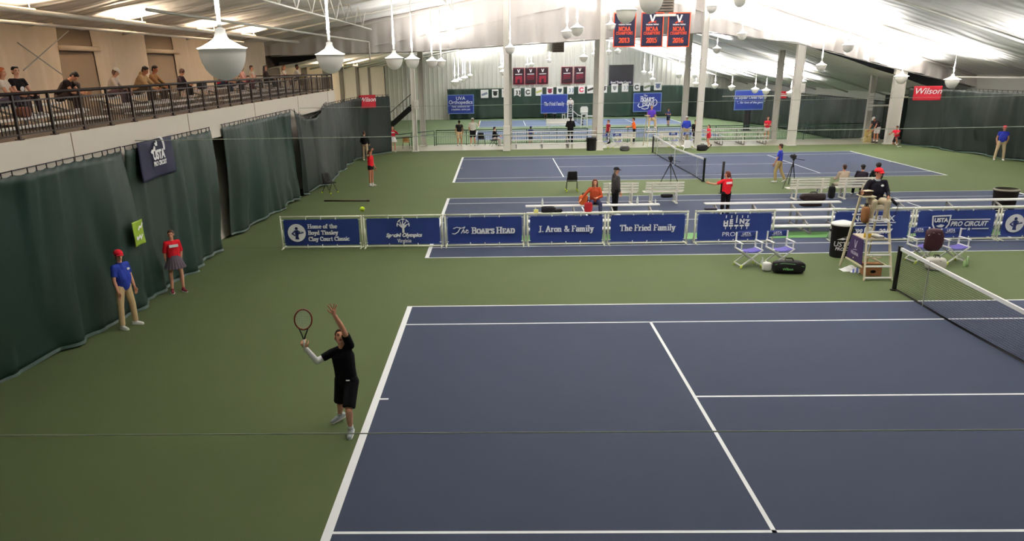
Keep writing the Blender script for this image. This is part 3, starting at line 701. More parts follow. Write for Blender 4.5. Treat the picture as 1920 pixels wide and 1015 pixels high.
# championship banners
DK = mat('champion_navy', (22, 23, 46), .6, noise=.08, nscale=3)
def sabres(mb, y, k=1, z=.0):
    flat(mb, [(-.2, .86), (-.09, .86), (.0, .58), (.09, .86), (.2, .86), (.05, .44), (-.05, .44)], (0, y, z), XA, ZA, k=k)
def d_champ(year):
    def d(t, s, w, h, y):
        mb = MB(); o = (0, y, 0); e = .055
        for q in ([(-w/2, h/2-e), (w/2, h/2-e), (w/2, h/2), (-w/2, h/2)], [(-w/2, -h/2), (w/2, -h/2), (w/2, -h/2+e), (-w/2, -h/2+e)], [(-w/2, -h/2), (-w/2+e, -h/2), (-w/2+e, h/2), (-w/2, h/2)], [(w/2-e, -h/2), (w/2, -h/2), (w/2, h/2), (w/2-e, h/2)]): flat(mb, q, o, XA, ZA)
        mb.build('orange_border', ORANGE, s)
        mb = MB(); sabres(mb, y); put_text(mb, 'VIRGINIA TENNIS', (0, y, .30), XA, ZA, .10, bold=.003, wx=1.0); mb.build('white_lettering', INK, s)
        mb = MB(); stroke(mb, [(-.24, .4), (-.1, .5), (.1, .44), (.24, .38)], .03, o, XA, ZA); stroke(mb, [(.24, .5), (.1, .46), (-.1, .42), (-.24, .38)], .03, o, XA, ZA)
        mb.build('crossed_sabres', ORANGE, s)
        for nm, tx, z, hh, ww, nw, nh in (('heading', 'NCAA', .06, .23, .74, .2, .08), ('title', 'CHAMPIONS', -.19, .16, 1.02, .16, .07), ('year', year, -.60, .27, .66, .2, .08)):
            mb = MB(); serif(mb, tx, (0, y, z), XA, ZA, hh, ww, nw=nw, nh=nh); mb.build(nm+'_lettering', ORANGE, s)
    return d
for yr, u in (('2013', 1171), ('2015', 1222.5), ('2016', 1272.5)):
    p = at(u, 56, y=39.5)
    flag('navy and orange championship banner reading '+yr+' under the ceiling', 'banner', (p.x, 39.5, p.z), 0, 1.36, 1.98, DK, .02, int(yr), 'large championship banners', d_champ(yr), 'championship_banner')
# small ones on the far wall
DK2 = mat('champion_dark', (36, 20, 28), .65, noise=.08)
SREDB = mat('champion_red', (126, 34, 50), .65)
def d_small(kind):
    def d(t, s, w, h, y):
        mb = MB(); o = (0, y, 0); sabres(mb, y, .95, .02); stroke(mb, [(-.42, .22), (.42, .24)], .09, o, XA, ZA); mb.build('white_lettering', INK, s)
        mb = MB()
        if kind: flat(mb, [(-.46, -.86), (-.46, -.02), (.46, .04), (.46, -.86), (.16, -.86), (.16, -.35), (-.16, -.4), (-.16, -.86)], o, XA, ZA)
        else:
            for k, zz in enumerate((.0, -.2, -.4)): stroke(mb, [(-.45, zz-.06), (-.1, zz), (.45, zz+.05)], .11-.02*k, o, XA, ZA)
        e = .05
        for q in ([(-w/2-e, h/2), (w/2+e, h/2), (w/2+e, h/2+e), (-w/2-e, h/2+e)], [(-w/2-e, -h/2-e), (w/2+e, -h/2-e), (w/2+e, -h/2), (-w/2-e, -h/2)], [(-w/2-e, -h/2), (-w/2, -h/2), (-w/2, h/2), (-w/2-e, h/2)], [(w/2, -h/2), (w/2+e, -h/2), (w/2+e, h/2), (w/2, h/2)]): flat(mb, q, o, XA, ZA)
        mb.build('red_print', SREDB, s)
    return d
for u, v, kd, lab in [(972.5, 143, 1, 'leftmost small dark red banner high on the far wall'), (995, 142.5, 0, 'middle one of three small dark red banners on the far wall'), (1017.5, 142, 1, 'small dark red banner right of three on the far wall'), (1063, 141, 0, 'small dark banner, left of the pair on the far wall'), (1087, 140.5, 0, 'small dark banner, right of the pair on the far wall')]:
    p = at(u, v, y=94.7); flag(lab, 'banner', (p.x, 94.72, p.z), 0, 1.36, 1.95, DK2, .015, int(u), 'small banners on the far wall', d_small(kd), 'championship_banner')
# scoreboard
p0, p1 = at(1143, 122, y=94.6), at(1187, 159, y=94.6)
t = thing('scoreboard', 'black scoreboard with white lettering high on the far wall', 'board', ((p0.x+p1.x)/2, 94.82, (p0.z+p1.z)/2))
w, h = p1.x-p0.x, p0.z-p1.z
mb = MB(); mb.box((0, 0, 0), (w, .16, h)); s = mb.build('board', mat('board_black', (38, 38, 42), .5), t, bevel=.02)
mb = MB(); mb.box((0, -.09, -h/2+.32), (w-.06, .02, .56)); mb.build('name_strip', mat('board_navy', (24, 24, 48), .5), s)
mb = MB(); put_text(mb, 'Boyd Tinsley Courts', (0, -.11, -h/2+.32), XA, ZA, .40, bold=.012, wx=.8); mb.build('lettering', INK, s)
# blue sponsor banners in the lower hall
EDGE = mat('banner_edge', (104, 128, 178), .6)
def sponsor(label, u0, v0, u1, v1, y, draw, rz=0, hang=94.25):
    a, b = at(u0, v0, y=y), at(u1, v1, y=y); w, h = (b.x-a.x)/cos(rz), a.z-b.z
    def dd(t, s, w, h, yy):
        mb = MB(); o = (0, yy, 0); e = .09
        for q in ([(-w/2, h/2-e), (w/2, h/2-e), (w/2, h/2), (-w/2, h/2)], [(-w/2, -h/2), (w/2, -h/2), (w/2, -h/2+e), (-w/2, -h/2+e)], [(-w/2, -h/2), (-w/2+e, -h/2), (-w/2+e, h/2), (-w/2, h/2)], [(w/2-e, -h/2), (w/2, -h/2), (w/2, h/2), (w/2-e, h/2)]): flat(mb, q, o, XA, ZA)
        mb.build('edge', EDGE, s); mb = MB(); mb.flush = flusher(mb, s); draw(mb, w, h, yy); mb.flush('lettering')
    return flag(label, 'banner', ((a.x+b.x)/2, y, (a.z+b.z)/2), rz, w, h, BANB2, .02, int(u0), 'blue banners of the lower hall', dd, 'sponsor_banner')
def s1(mb, w, h, y):
    put_text(mb, 'UVA', (0, y, .30*h), XA, ZA, .62); mb.flush('heading'); put_text(mb, 'Orthopedics', (0, y, .10*h), XA, ZA, .66, wx=.92); mb.flush('heading')
    put_text(mb, 'Your solutions for', (0, y, -.12*h), XA, ZA, .34, wx=.95); mb.flush('tagline'); put_text(mb, 'a healthier, active you', (0, y, -.27*h), XA, ZA, .34, wx=.82)
sponsor('blue banner headed UVA in the lower hall, left of the flags', 838.5, 178, 889, 213, 93.9, s1)
def s2(mb, w, h, y): serif(mb, 'The Fried Family', (0, y, 0), XA, ZA, .42, w*.74, nw=.13, nh=.07)
sponsor('blue banner with one line of white lettering behind the far net', 1014, 177, 1064, 212, 92.2, s2)
def s3(mb, w, h, y):
    o = (0, y, 0)
    serif(mb, 'The', (-.25, y, .36*h), XA, ZA, .22, .5); serif(mb, "BOAR'S", (.0, y, .18*h), XA, ZA, .62, w*.5, nw=.17, nh=.08, smallcaps=True); serif(mb, 'HEAD', (.12, y, -.05*h), XA, ZA, .58, w*.42, nw=.17, nh=.08, smallcaps=True)
    stroke(mb, [(-1.05, -.15), (-1.2, -.4), (-1.0, -.62), (-.6, -.55), (-.2, -.35), (.2, -.5), (.1, -.75), (-.3, -.85), (-.7, -.75)], .09, o, XA, ZA); stroke(mb, arc(.75, -.05, .5, .45, 60, -110, 8), .09, o, XA, ZA)
sponsor('blue banner with swirling white lettering behind the far umpire', 1188, 174.5, 1239, 209, 93.9, s3)
def s4(mb, w, h, y):
    serif(mb, 'The Foster Chase Family'.replace('&', '').replace('Ch', 'Ch'), (0, y, .1*h), XA, ZA, .34, w*.84, shear=.25, nw=.18, nh=.1) if False else put_text(mb, 'The Snyder Owen Family', (0, y, .12*h), XA, ZA, .36, shear=.3, wx=.92, bold=.006)
    mb.flush('heading'); put_text(mb, '"... for love of the game"', (.15, y, -.12*h), XA, ZA, .3, shear=.3, wx=.95, bold=.004)
sponsor('tilted blue family banner standing in front of the right curtain in the lower hall', 1378.5, 169.5, 1430, 206, 70, s4)
_p = at(1403, 206, y=70.2); t = thing('easel_stand', 'dark stand under the tilted blue family banner', 'stand', (_p.x, 70.35, FZ))
mb = MB(); mb.cone((0, 0, .03), (0, 0, _p.z-FZ+.1), .33, .30, 12); mb.build('upright', BLKF, t, smooth=False); mb = MB(); mb.box((0, 0, .03), (.9, .6, .06)); mb.build('base', BLK, t, bevel=.01)
# school flags along the top of the far curtain
cols = [(120, 130, 150), (30, 34, 30), (190, 130, 90), (28, 36, 34), (40, 48, 46), (190, 190, 120), (110, 40, 60), (40, 50, 60), (150, 165, 190), (200, 50, 80), (40, 36, 30), (60, 60, 60), (110, 112, 116), (170, 180, 190), (50, 60, 60), (120, 130, 110), (90, 100, 130)]
us = [908.5, 928.5, 947, 970, 990, 1010.5, 1031, 1050, 1069.5, 1090.5, 1107, 1132, 1152.5, 1172, 1194, 1213, 1233.5]
marks = ['slanted grey word', 'black crest', 'tan crest', 'pair of black marks', 'black ring', 'pale yellow disc', 'maroon cap shape', 'dark arch', 'pale blue square', 'red square', 'black block letter', 'dark corner mark', 'grey shield', 'faint grey square', 'dark wave', 'olive bar', 'blue slanted word']
places = ['at the left end of the row', 'second from the left', 'beside the padded column', 'right of the padded column', 'two right of the padded column', 'above the left corner of a blue banner', 'above the blue banner, left of centre', 'above the blue banner, right of centre', 'above the blue banner corner', 'right of the blue banner', 'left of the grey column', 'behind the white column', 'between the white column and the swirl banner', 'left of the swirl banner', 'above the swirl banner, left', 'above the swirl banner, middle', 'at the right end of the row']
for k, u in enumerate(us):
    v = 176-(u-908)*.045; p = at(u, v+.5, y=94.2)
    def dm(t, s, w, h, y, k=k):
        mb = MB(); o = (0, y, 0)
        j = k % 5
        if j == 0: stroke(mb, [(-.3, -.1), (.3, .1)], .26, o, XA, ZA)
        elif j == 1: flat(mb, disc(0, 0, .28, 12), o, XA, ZA); stroke(mb, [(-.3, .25), (.3, .25)], .12, o, XA, ZA)
        elif j == 2: flat(mb, [(-.25, .25), (.25, .25), (.2, -.1), (0, -.3), (-.2, -.1)], o, XA, ZA)
        elif j == 3: stroke(mb, arc(-.18, 0, .16, .26, 60, -60), .14, o, XA, ZA); stroke(mb, arc(.18, 0, .16, .26, 60, -60), .14, o, XA, ZA)
        else: stroke(mb, arc(0, 0, .24, .24, 40, 330, 12), .13, o, XA, ZA)
        mb.build('emblem', mat('emblem_%d' % k, cols[k], .6), s)
    flag('small white flag with a '+marks[k]+', '+places[k], 'flag', (p.x, 94.2, p.z), 0, .86 if k not in (0, 16) else 1.0, 1.02, WHITE, .01, k, 'white flags along the far curtain', dm, 'pennant_flag')
# unit heaters under the ridge
for x, y, z, k, lab in [(.55, 39.9, 8.75, 1, 'brown unit heater under the ceiling above the banners'), (-4.3, 62, 6.9, .95, 'dark unit heater with a white duct below the far ceiling')]:
    t = thing('unit_heater', lab, 'heater', (x, y, z))
    mb = MB(); mb.box((0, 0, 0), (1.05*k, .8*k, 1.3*k)); mb.build('casing', mat('heater_brown', (104, 94, 84), .6), t, bevel=.03)
    mb = MB()
    for i in range(7): mb.box((0, -.42*k, (-.5+.16*i)*k), (.9*k, .05, .05*k))
    mb.build('louvres', BLK, t)
    mb = MB(); mb.box((.05*k, -.25*k, -.72*k), (1.2*k, .5*k, .14*k)) if k == 1 else mb.cone((-.85, 0, -.55), (-.85, 0, .6), .35, .5, 14)
    mb.build('duct', STEELW, t)
    mb = MB()
    for s in (-1, 1): mb.cone((s*.4*k, 0, .6*k), (s*.4*k, 0, (zc(x)-z-(0 if k == 1 else 1.6))), .015, .015, 6)
    mb.build('hanger', STEELG, t)
# guy cables crossing the hall
for y, z, lab in [(-7.9, None, 'thin cable stretched across the foreground below the viewer'), (7.0, None, 'thin cable stretched from the balcony front across the first divide'), (23.7, None, 'thin cable stretched across the second divide above the middle court')]:
    ref = {-7.9: (960, 809), 7.0: (960, 252), 23.7: (960, 196)}[y]
    p = at(*ref, y=y); mb = MB(); mb.path([(-18.5, y, p.z), (0, y, p.z-.02), (20, y, p.z)], .0042 if y < 0 else .009, 5)
    tag(mb.build('cable', mat('cable_grey', (150, 158, 142), .5)), lab, 'cable')
# ================================================================== nets
def net(label, cx, cyy, z, ys, cell_m=NETM, stick=True, name='tennis_net'):
    t = thing(name, label, 'net', (cx, cyy, z))
    y0, y1 = ys
    hz = lambda y: .914+(1.07-.914)*min(1, abs(y)/6.4)
    n = 40; P = [y0+(y1-y0)*k/n for k in range(n+1)]
    def fn(i, j): y = y0+(y1-y0)*i; return V((0.02*sin(y*1.3)*(1-j), y, .03+(hz(y)-.05)*j))
    mb = MB(); mb.grid(fn, n, 6); mb.build('net_mesh', cell_m, t)
    mb = MB()
    for s in (-.022, .022):
        mb.grid(lambda i, j: V((s, y0+(y1-y0)*i, hz(y0+(y1-y0)*i)-.065+.075*j)), n, 1)
    mb.grid(lambda i, j: V((-.022+.044*j, y0+(y1-y0)*i, hz(y0+(y1-y0)*i)+.01)), n, 1)
    mb.build('white_band', WHITE, t)
    mb = MB(); mb.grid(lambda i, j: V((.02*sin((y0+(y1-y0)*i)*1.3), y0+(y1-y0)*i, .01+.05*j)), n, 1)
    mb.path([(.01, y, .03) for y in P], .014, 5); mb.build('bottom_cord', BLK, t)
    for y in ys:
        mb = MB(); mb.cone((0, y, 0), (0, y, 1.09), .05, .05, 14); mb.cone((0, y, 1.09), (0, y, 1.1), .055, .055, 14); mb.cone((0, y, 0), (0, y, .03), .09, .09, 14)
        mb.box((.0, y-(.05 if y > 0 else -.05), .5), (.05, .03, .95))
        mb.build('post', BLK, t, smooth=False)
    if stick:
        for y in (5.03, -5.03):
            mb = MB(); mb.cone((0, y, 0), (0, y, 1.07), .012, .012, 6); mb.build('singles_stick', STEELG if cyy < 5 else WHITE, t)
    mb = MB(); mb.box((0, 0, .46), (.05, .05, .91)); mb.build('center_strap', WHITE, t)
    return t
net('black tennis net with a white band on the nearest court', 0, 0, 0, (-6.4, 6.4))
net('tennis net sagging across the court beyond the white benches', -.05, CY3, 0, (-6.4, 6.4))
net('distant tennis net in the lower hall right of the one line blue banner', -.15, 85.9, FZ, (-6.4, 6.4), stick=False)
p = at(1354, 345, y=21.6)
t = thing('net_post', 'lone black net post behind the woman in the red tee', 'post', (p.x, 21.6, 0))
mb = MB(); mb.cone((0, 0, 0), (0, 0, 1.35), .055, .055, 14); mb.build('post', BLK, t, smooth=True); mb = MB(); mb.cone((0, 0, 0), (0, 0, .03), .12, .12, 14); mb.build('base_plate', BLK, t)

# ================================================================== courtside banner fences
FY = 11.95
CLIPM = mat('clip_white', (225, 225, 215), .5)
def fence(label, x0, x1, draw, h=1.0, y=FY):
    w = x1-x0
    t = thing('banner_fence', label, 'banner', ((x0+x1)/2, y, 0), 0, 'courtside banner fences')
    mb = MB(); r = .026
    X0, X1 = -w/2+.03, w/2-.03
    mb.cone((X0, 0, .03), (X1, 0, .03), r, r, 8); mb.cone((X0, 0, h), (X1, 0, h), r, r, 8); mb.cone((X0, 0, .03), (X0, 0, h), r, r, 8); mb.cone((X1, 0, .03), (X1, 0, h), r, r, 8)
    for x in (X0, X1):
        for z in (.03, h): mb.ell((x, 0, z), (r*1.4, r*1.4, r*1.4), nu=8, nv=6)
    mb.build('frame', PVC, t, smooth=True)
    for x in (X0+.03, X1-.03):
        mb = MB(); mb.cone((x, -.3, .02), (x, .3, .02), .022, .022, 8); mb.cone((x, .28, .02), (x, 0, .6), .014, .014, 6); mb.build('foot', PVC, t, smooth=True)
    mb = MB(); fn = cloth_panel(w-.22, h-.17, .012, int(x0*10)+40); mb.grid(fn, 24, 10); s = mb.build('banner_sheet', BANB, t, smooth=True); s.location = (0, 0, .505)
    for x in (-.18*w, 0, .18*w):
        for z, zz in ((h, h-.09), (.03, .12)):
            mb = MB(); mb.cone((x, -.012, z+.03*(1 if z > .5 else -1)), (x, -.02, zz), .016, .016, 6); mb.build('clip', CLIPM, t)
    for z in (.15, .9):
        for x, xx in ((X0, X0+.1), (X1, X1-.1)):
            mb = MB(); mb.cone((x, 0, z), (xx, -.01, z), .012, .012, 6); mb.build('clip', CLIPM, t)
    mb = MB(); mb.flush = flusher(mb, s); draw(mb, w, -.045); mb.flush('lettering')
    return t, s
O = lambda x, y, z=0: (x, y, z)
def fiddler(mb, s, cx, y, r):
    mb2 = MB(); o = (cx, y-.004, 0)
    flat(mb2, disc(.0, .5*r, .17*r, 12), o, XA, ZA)
    flat(mb2, [(-.2*r, .3*r), (.2*r, .34*r), (.22*r, -.1*r), (.16*r, -.4*r), (.24*r, -.72*r), (-.2*r, -.7*r), (-.14*r, -.3*r), (-.2*r, .0)], o, XA, ZA)
    stroke(mb2, [(-.16*r, .24*r), (-.5*r, -.08*r), (-.2*r, -.3*r)], .14*r, o, XA, ZA)
    stroke(mb2, [(.12*r, .26*r), (.34*r, .12*r), (.2*r, -.08*r), (.72*r, .02*r)], .11*r, o, XA, ZA)
    stroke(mb2, [(.34*r, .12*r), (.75*r, .1*r)], .05*r, o, XA, ZA)
    mb2.build('player_emblem', INKB, s)
def fx(u): return at(u, 462-(u-530)*.0095, y=FY).x
def b1(mb, w, y):
    r = .285; flat(mb, disc(-.78, 0, r, 36), (0, y, 0), XA, ZA); mb.flush('emblem_disc')
    for k, (tx, ww) in enumerate((('Home of the', .93), ('Boyd Tinsley', .95), ('Clay Court Classic', 1.30))):
        serif(mb, tx, (-.42+ww/2, y, .2-.2*k), XA, ZA, .125, ww, nw=.24, nh=.12); mb.flush('text_line')
t, s = fence('blue banner fence on the far left with a round white emblem and three text lines', fx(529), fx(682), b1); fiddler(None, s, -.78, -.055, .285)
def b2(mb, w, y):
    o = (0.01, y, .16)
    for k in range(5):
        a = 90+(-2+k)*44; cx, cz = .0+.17*cos(RD(a)), .07+.15*sin(RD(a))
        flat(mb, disc(cx*1.0, cz, .026, 10), o, XA, ZA)
        stroke(mb, [(cx*.75, cz*.8), (cx*.5-.02, cz*.45), (0, -.05)], .03, o, XA, ZA)
        stroke(mb, arc(0, .05, .19, .18, a-16, a+16, 4), .03, o, XA, ZA)
    stroke(mb, [(0, .0), (0, -.18)], .07, o, XA, ZA); flat(mb, disc(0, .06, .035), o, XA, ZA); stroke(mb, [(-.09, .02), (0, -.06), (.09, .02)], .04, o, XA, ZA)
    mb.flush('emblem'); put_text(mb, 'Special Olympics', (0.02, y, -.12), XA, ZA, .165, shear=.25, bold=.009, wx=1.0); mb.flush('lettering'); serif(mb, 'Virginia', (.03, y, -.29), XA, ZA, .11, .44, nw=.17, nh=.07)
fence('blue banner fence with a white figure circle above slanted white lettering', fx(683), fx(832), b2)
def b3(mb, w, y):
    o = (0, y, 0)
    stroke(mb, [(-.98, .07), (-.88, .11), (-.72, .08), (-.62, .12)], .028, o, XA, ZA); stroke(mb, [(-.76, .09), (-.84, -.04), (-.94, -.1), (-1.02, -.09)], .03, o, XA, ZA)
    stroke(mb, [(-.62, .12), (-.74, -.08), (-.68, .0), (-.64, -.0), (-.66, -.07), (-.6, -.05)], .026, o, XA, ZA); stroke(mb, [(-.6, -.03), (-.52, .01), (-.57, .03), (-.6, -.05), (-.55, -.08), (-.5, -.04)], .024, o, XA, ZA)
    mb.flush('script_word'); serif(mb, "BOAR'S HEAD", (.27, y, .0), XA, ZA, .19, 1.36, nw=.23, nh=.11, smallcaps=True)
fence('blue banner fence with a script The before white serif capitals', fx(834), fx(985), b3)
fence('blue banner fence naming J. Aron in white serif letters', fx(987), fx(1135), lambda mb, w, y: serif(mb, 'J. Aron & Family', (0, y, .02), XA, ZA, .18, 1.72, nw=.22, nh=.10))
fence('blue banner fence reading The Fried Family beside a gap', fx(1137), fx(1288), lambda mb, w, y: serif(mb, 'The Fried Family', (0, y, .02), XA, ZA, .18, 1.72, nw=.22, nh=.10))
def b6(mb, w, y):
    o = (0, y, 0)
    for k, c in enumerate('HEINZ'):
        x = -.28+.165*k; dz = [-.03, .01, .05, .02, .0][k]
        put_text(mb, c, (x, y, .15+dz), XA, ZA, .2, bold=.012); stroke(mb, [(x, .36), (x, .29)], .03, o, XA, ZA); stroke(mb, [(x, -.06), (x, .02)], .024, o, XA, ZA); stroke(mb, [(x-.05, .045), (x+.05, .045)], .05, o, XA, ZA)
    mb.flush('lettering'); put_text(mb, 'PRO', (-.16, y, -.23), XA, ZA, .19, wx=1.15); stroke(mb, [(.08, -.25), (.15, -.2)], .035, o, XA, ZA)
    stroke(mb, [(.2, -.27), (.28, -.17), (.34, -.27), (.42, -.17), (.46, -.27), (.56, -.15)], .035, o, XA, ZA)
fence('blue banner fence with HEINZ in barred white capitals', fx(1299), fx(1449), b6)
def b7(mb, w, y):
    stroke(mb, [(-.64, .345), (-.2, .345)], .05, (0, y, 0), XA, ZA); put_text(mb, 'NOVAFLEX', (.02, y, .2), XA, ZA, .24, bold=.006, wx=1.05); stroke(mb, [(-.66, .08), (.7, .08)], .03, (0, y, 0), XA, ZA)
    stroke(mb, [(-.6, .0), (.6, .0)], .035, (0, y, 0), XA, ZA); put_text(mb, "'99", (-.4, y, -.2), XA, ZA, .2, shear=.2, bold=.008); put_text(mb, '2017', (.42, y, -.2), XA, ZA, .2, shear=.2, bold=.008)
fence('blue banner fence behind the umpire and his ladder chair', fx(1553), fx(1706), b7)
def b8(mb, w, y):
    o = (-.48, y, 0)
    stroke(mb, [(-.27, .25), (.27, .27), (.25, .0), (.13, -.2), (.0, -.29), (-.13, -.2), (-.24, .0), (-.27, .25)], .045, o, XA, ZA)
    put_text(mb, 'USTA', (-.48, y, .12), XA, ZA, .17, bold=.009); flat(mb, [(-.13, -.05), (.02, .0), (.13, -.03), (.06, -.1), (-.06, -.09)], o, XA, ZA)
    mb.flush('shield_emblem'); put_text(mb, 'PRO CIRCUIT', (.38, y, .0), XA, ZA, .2, shear=.2, bold=.007, wx=.92); stroke(mb, [(-.2, .14), (1.0, .14)], .03, (0, y, 0), XA, ZA); stroke(mb, [(-.2, -.15), (.32, -.15)], .03, (0, y, 0), XA, ZA); stroke(mb, [(.5, -.15), (1.0, -.15)], .03, (0, y, 0), XA, ZA); flat(mb, star(.41, -.16, .06), (0, y, 0), XA, ZA)
fence('blue banner fence with a white shield and slanted white lettering', fx(1708), fx(1864), b8)
def b9(mb, w, y): flat(mb, disc(-.78, 0, .285, 36), (0, y, 0), XA, ZA)
t, s = fence('blue banner fence at the right edge with only its round white emblem in view', fx(1866), fx(2019), b9); fiddler(None, s, -.78, -.055, .285)

# ================================================================== bleachers
def bleacher(label, x0, x1, rows, y0, pitch, zs, loc=(0, 0, 0), rz=0, group=None, depth=.25, m=ALU, riser=True, legs=3):
    """rows of planks climbing along +y from y0; zs seat heights"""
    w = x1-x0; t = thing('bleacher', label, 'bleacher', loc, rz, group)
    for k, z in enumerate(zs):
        y = y0+pitch*k
        mb = MB(); mb.box(((x0+x1)/2, y, z-.025), (w, depth, .05)); mb.build('seat_plank', m, t, bevel=.015)
        if riser and k:
            mb = MB(); mb.box(((x0+x1)/2, y-pitch*.42, zs[k-1]-.07), (w-.1, .2, .035)); mb.build('foot_plank', m, t, bevel=.01)
    for i in range(legs):
        x = x0+.35+(w-.7)*i/max(1, legs-1); mb = MB()
        for k, z in enumerate(zs):
            y = y0+pitch*k; mb.box((x, y, (z-.05)/2), (.05, .05, z-.05))
        mb.beam((x, y0, zs[0]-.08), (x, y0+pitch*(len(zs)-1), zs[-1]-.08), .04, .05); mb.beam((x, y0-.05, .03), (x, y0+pitch*(len(zs)-1)+.1, .03), .05, .05)
        mb.build('trestle', STEELG, t)
    return t
bz = [.30, .45, .60, .75]
def bx(u, v=378): return at(u, v, y=15.0).x
bleacher('white bleacher where the woman in the orange sweater sits', bx(985), bx(1236), 4, 13.05, .62, bz, legs=4, group='white bleachers behind the banners')
bleacher('white bleacher in front of the woman in the red tee', bx(1320), bx(1574), 4, 13.05, .62, bz, legs=4, group='white bleachers behind the banners')
bleacher('white bleacher running out of frame behind the umpire', bx(1664), bx(1664)+7.2, 4, 13.05, .62, bz, legs=5, group='white bleachers behind the banners')
mb = MB(); mb.grid(lambda i, j: V((-9.5+16*i, 12.5+.95*j, .012+.008*sin(i*60)*sin(j*5))), 60, 4)
tag(mb.build('floor_mat', mat('mat_green', (92, 136, 80), .7, noise=.1)), 'bright green mat lying under the white bleachers behind the banners', 'mat')
# far bleachers on the walkway
fz = [.32, .52, .73, .95]
def wx(u, v=262): return at(u, v, y=42.6).x
bleacher('low white bleacher on the walkway left of the black bin', wx(958), wx(1122), 4, 41.7, .62, fz, legs=4, group='white bleachers on the walkway')
bleacher('low white bleacher on the walkway behind the running girl', wx(1298), wx(1438), 4, 41.7, .62, fz, legs=4, group='white bleachers on the walkway')
# balcony bleachers facing the court (rows climb toward the wall)
for y, n, lab in [(1.6, 7.6, 'aluminium bleacher on the balcony under the two nearest spectators'), (11.2, 6.0, 'aluminium bleacher on the balcony under the hunched man'), (18.6, 6.2, 'aluminium bleacher on the balcony under the pair of leaning men'), (25.4, 5.6, 'aluminium bleacher at the far end of the balcony')]:
    bleacher(lab, 0, n, 3, 0, .62, [.10, .22, .46], loc=(-20.2, y, 4.21), rz=RD(90), legs=4, group='aluminium bleachers on the balcony')

# ================================================================== railings
def railing(label, p0, p1, zb, h, step, m, name='railing', picket=.12, pr=.008, group=None, plabel=None):
    p0, p1 = V(p0), V(p1); d = p1-p0; L = d.length; d.normalize()
    t = thing(name, label, 'railing', (p0.x, p0.y, zb), math.atan2(d.y, d.x), group)
    n = max(1, round(L/step)); st = L/n
    mb = MB(); mb.cone((0, 0, h), (L, 0, h), .032, .032, 8); mb.build('top_rail', m, t, smooth=True)
    for k in range(n+1):
        mb = MB(); mb.box((k*st, 0, h/2), (.05, .05, h)); mb.box((k*st, 0, .01), (.12, .12, .02)); mb.build('post', m, t)
    for k in range(n):
        mb = MB(); a, b = k*st+.03, (k+1)*st-.03
        mb.box(((a+b)/2, 0, .09), (b-a, .03, .03)); mb.box(((a+b)/2, 0, h-.13), (b-a, .03, .03))
        q = max(2, round((b-a)/picket))
        for i in range(1, q): mb.box((a+(b-a)*i/q, 0, h/2-.02), (pr*2, pr*2, h-.2))
        mb.build('picket_panel', m, t)
    return t
railing('dark picket railing along the balcony edge', (-18.6, -1.2, 0), (-18.6, 31.8, 0), 4.24, .82, 1.23, RAILM, 'balcony_railing')
railing('dark picket railing closing the far end of the balcony', (-18.6, 31.75, 0), (-24.2, 31.75, 0), 4.21, .82, 1.4, RAILM, 'balcony_railing')
railing('green picket railing at the back edge of the walkway, left part', (-14.1, 44.85, 0), (-3.4, 44.85, 0), 0, 1.02, 2.1, RAILG)
railing('green picket railing at the back edge of the walkway, right part', (-2.6, 44.85, 0), (20, 44.85, 0), 0, 1.02, 2.1, RAILG)
t = thing('stair_rail', 'dark double handrail beside the first white column', 'railing', (-17.6, 41.8, 0))
for z in (.8, 1.05):
    mb = MB(); mb.path([(0, 0, z-.1), (2.0, .6, z+.02), (3.4, 2.6, z)], .03, 8); mb.build('handrail', RAILG, t, smooth=True)
for x, y in ((0, 0), (2.0, .6), (3.4, 2.6)):
    mb = MB(); mb.cone((x, y, 0), (x, y, 1.0), .03, .03, 8); mb.build('post', RAILG, t)
# stairs beyond the curtain end
P1, P2 = at(741, 228, y=47.5), at(778, 195, y=47.5); dd = (P2-P1).normalized(); P0 = P1-dd*(P1.z+.05)/dd.z*1.0; LL = (P2-P0).length
t = thing('staircase', 'dark sloping stair beyond the end of the left curtain', 'stairs', P0)
mb = MB()
for s in (0, 1.1): mb.beam((0, s, 0), dd*LL+V((0, s, 0)), .08, .34)
mb.build('stringer', BLKF, t); mb = MB()
for k in range(14): q = dd*LL*(k+.5)/14; mb.box((q.x, .55, q.z+.1), (.3, 1.1, .05))
mb.build('tread', BLKF, t)
mb = MB()
for k in range(14): q = dd*LL*(k+.5)/14; mb.cone((q.x, 0, q.z), (q.x, 0, q.z+.85), .018, .018, 6)
mb.beam((0, 0, .9), dd*LL+V((0, 0, .9)), .05, .05); mb.build('guard_rail', BLK, t)
# wire cross bracing on the balcony wall
for k, (a, b, lab) in enumerate([((33, 80), (118, 141), 'cross brace cable on the balcony wall falling to the right'), ((128, 58), (44, 132), 'cross brace cable on the balcony wall falling to the left')]):
    mb = MB(); mb.cone(at(*a, x=-23.9), at(*b, x=-23.9), .018, .018, 6); tag(mb.build('brace_cable', STEELG), lab, 'cable')
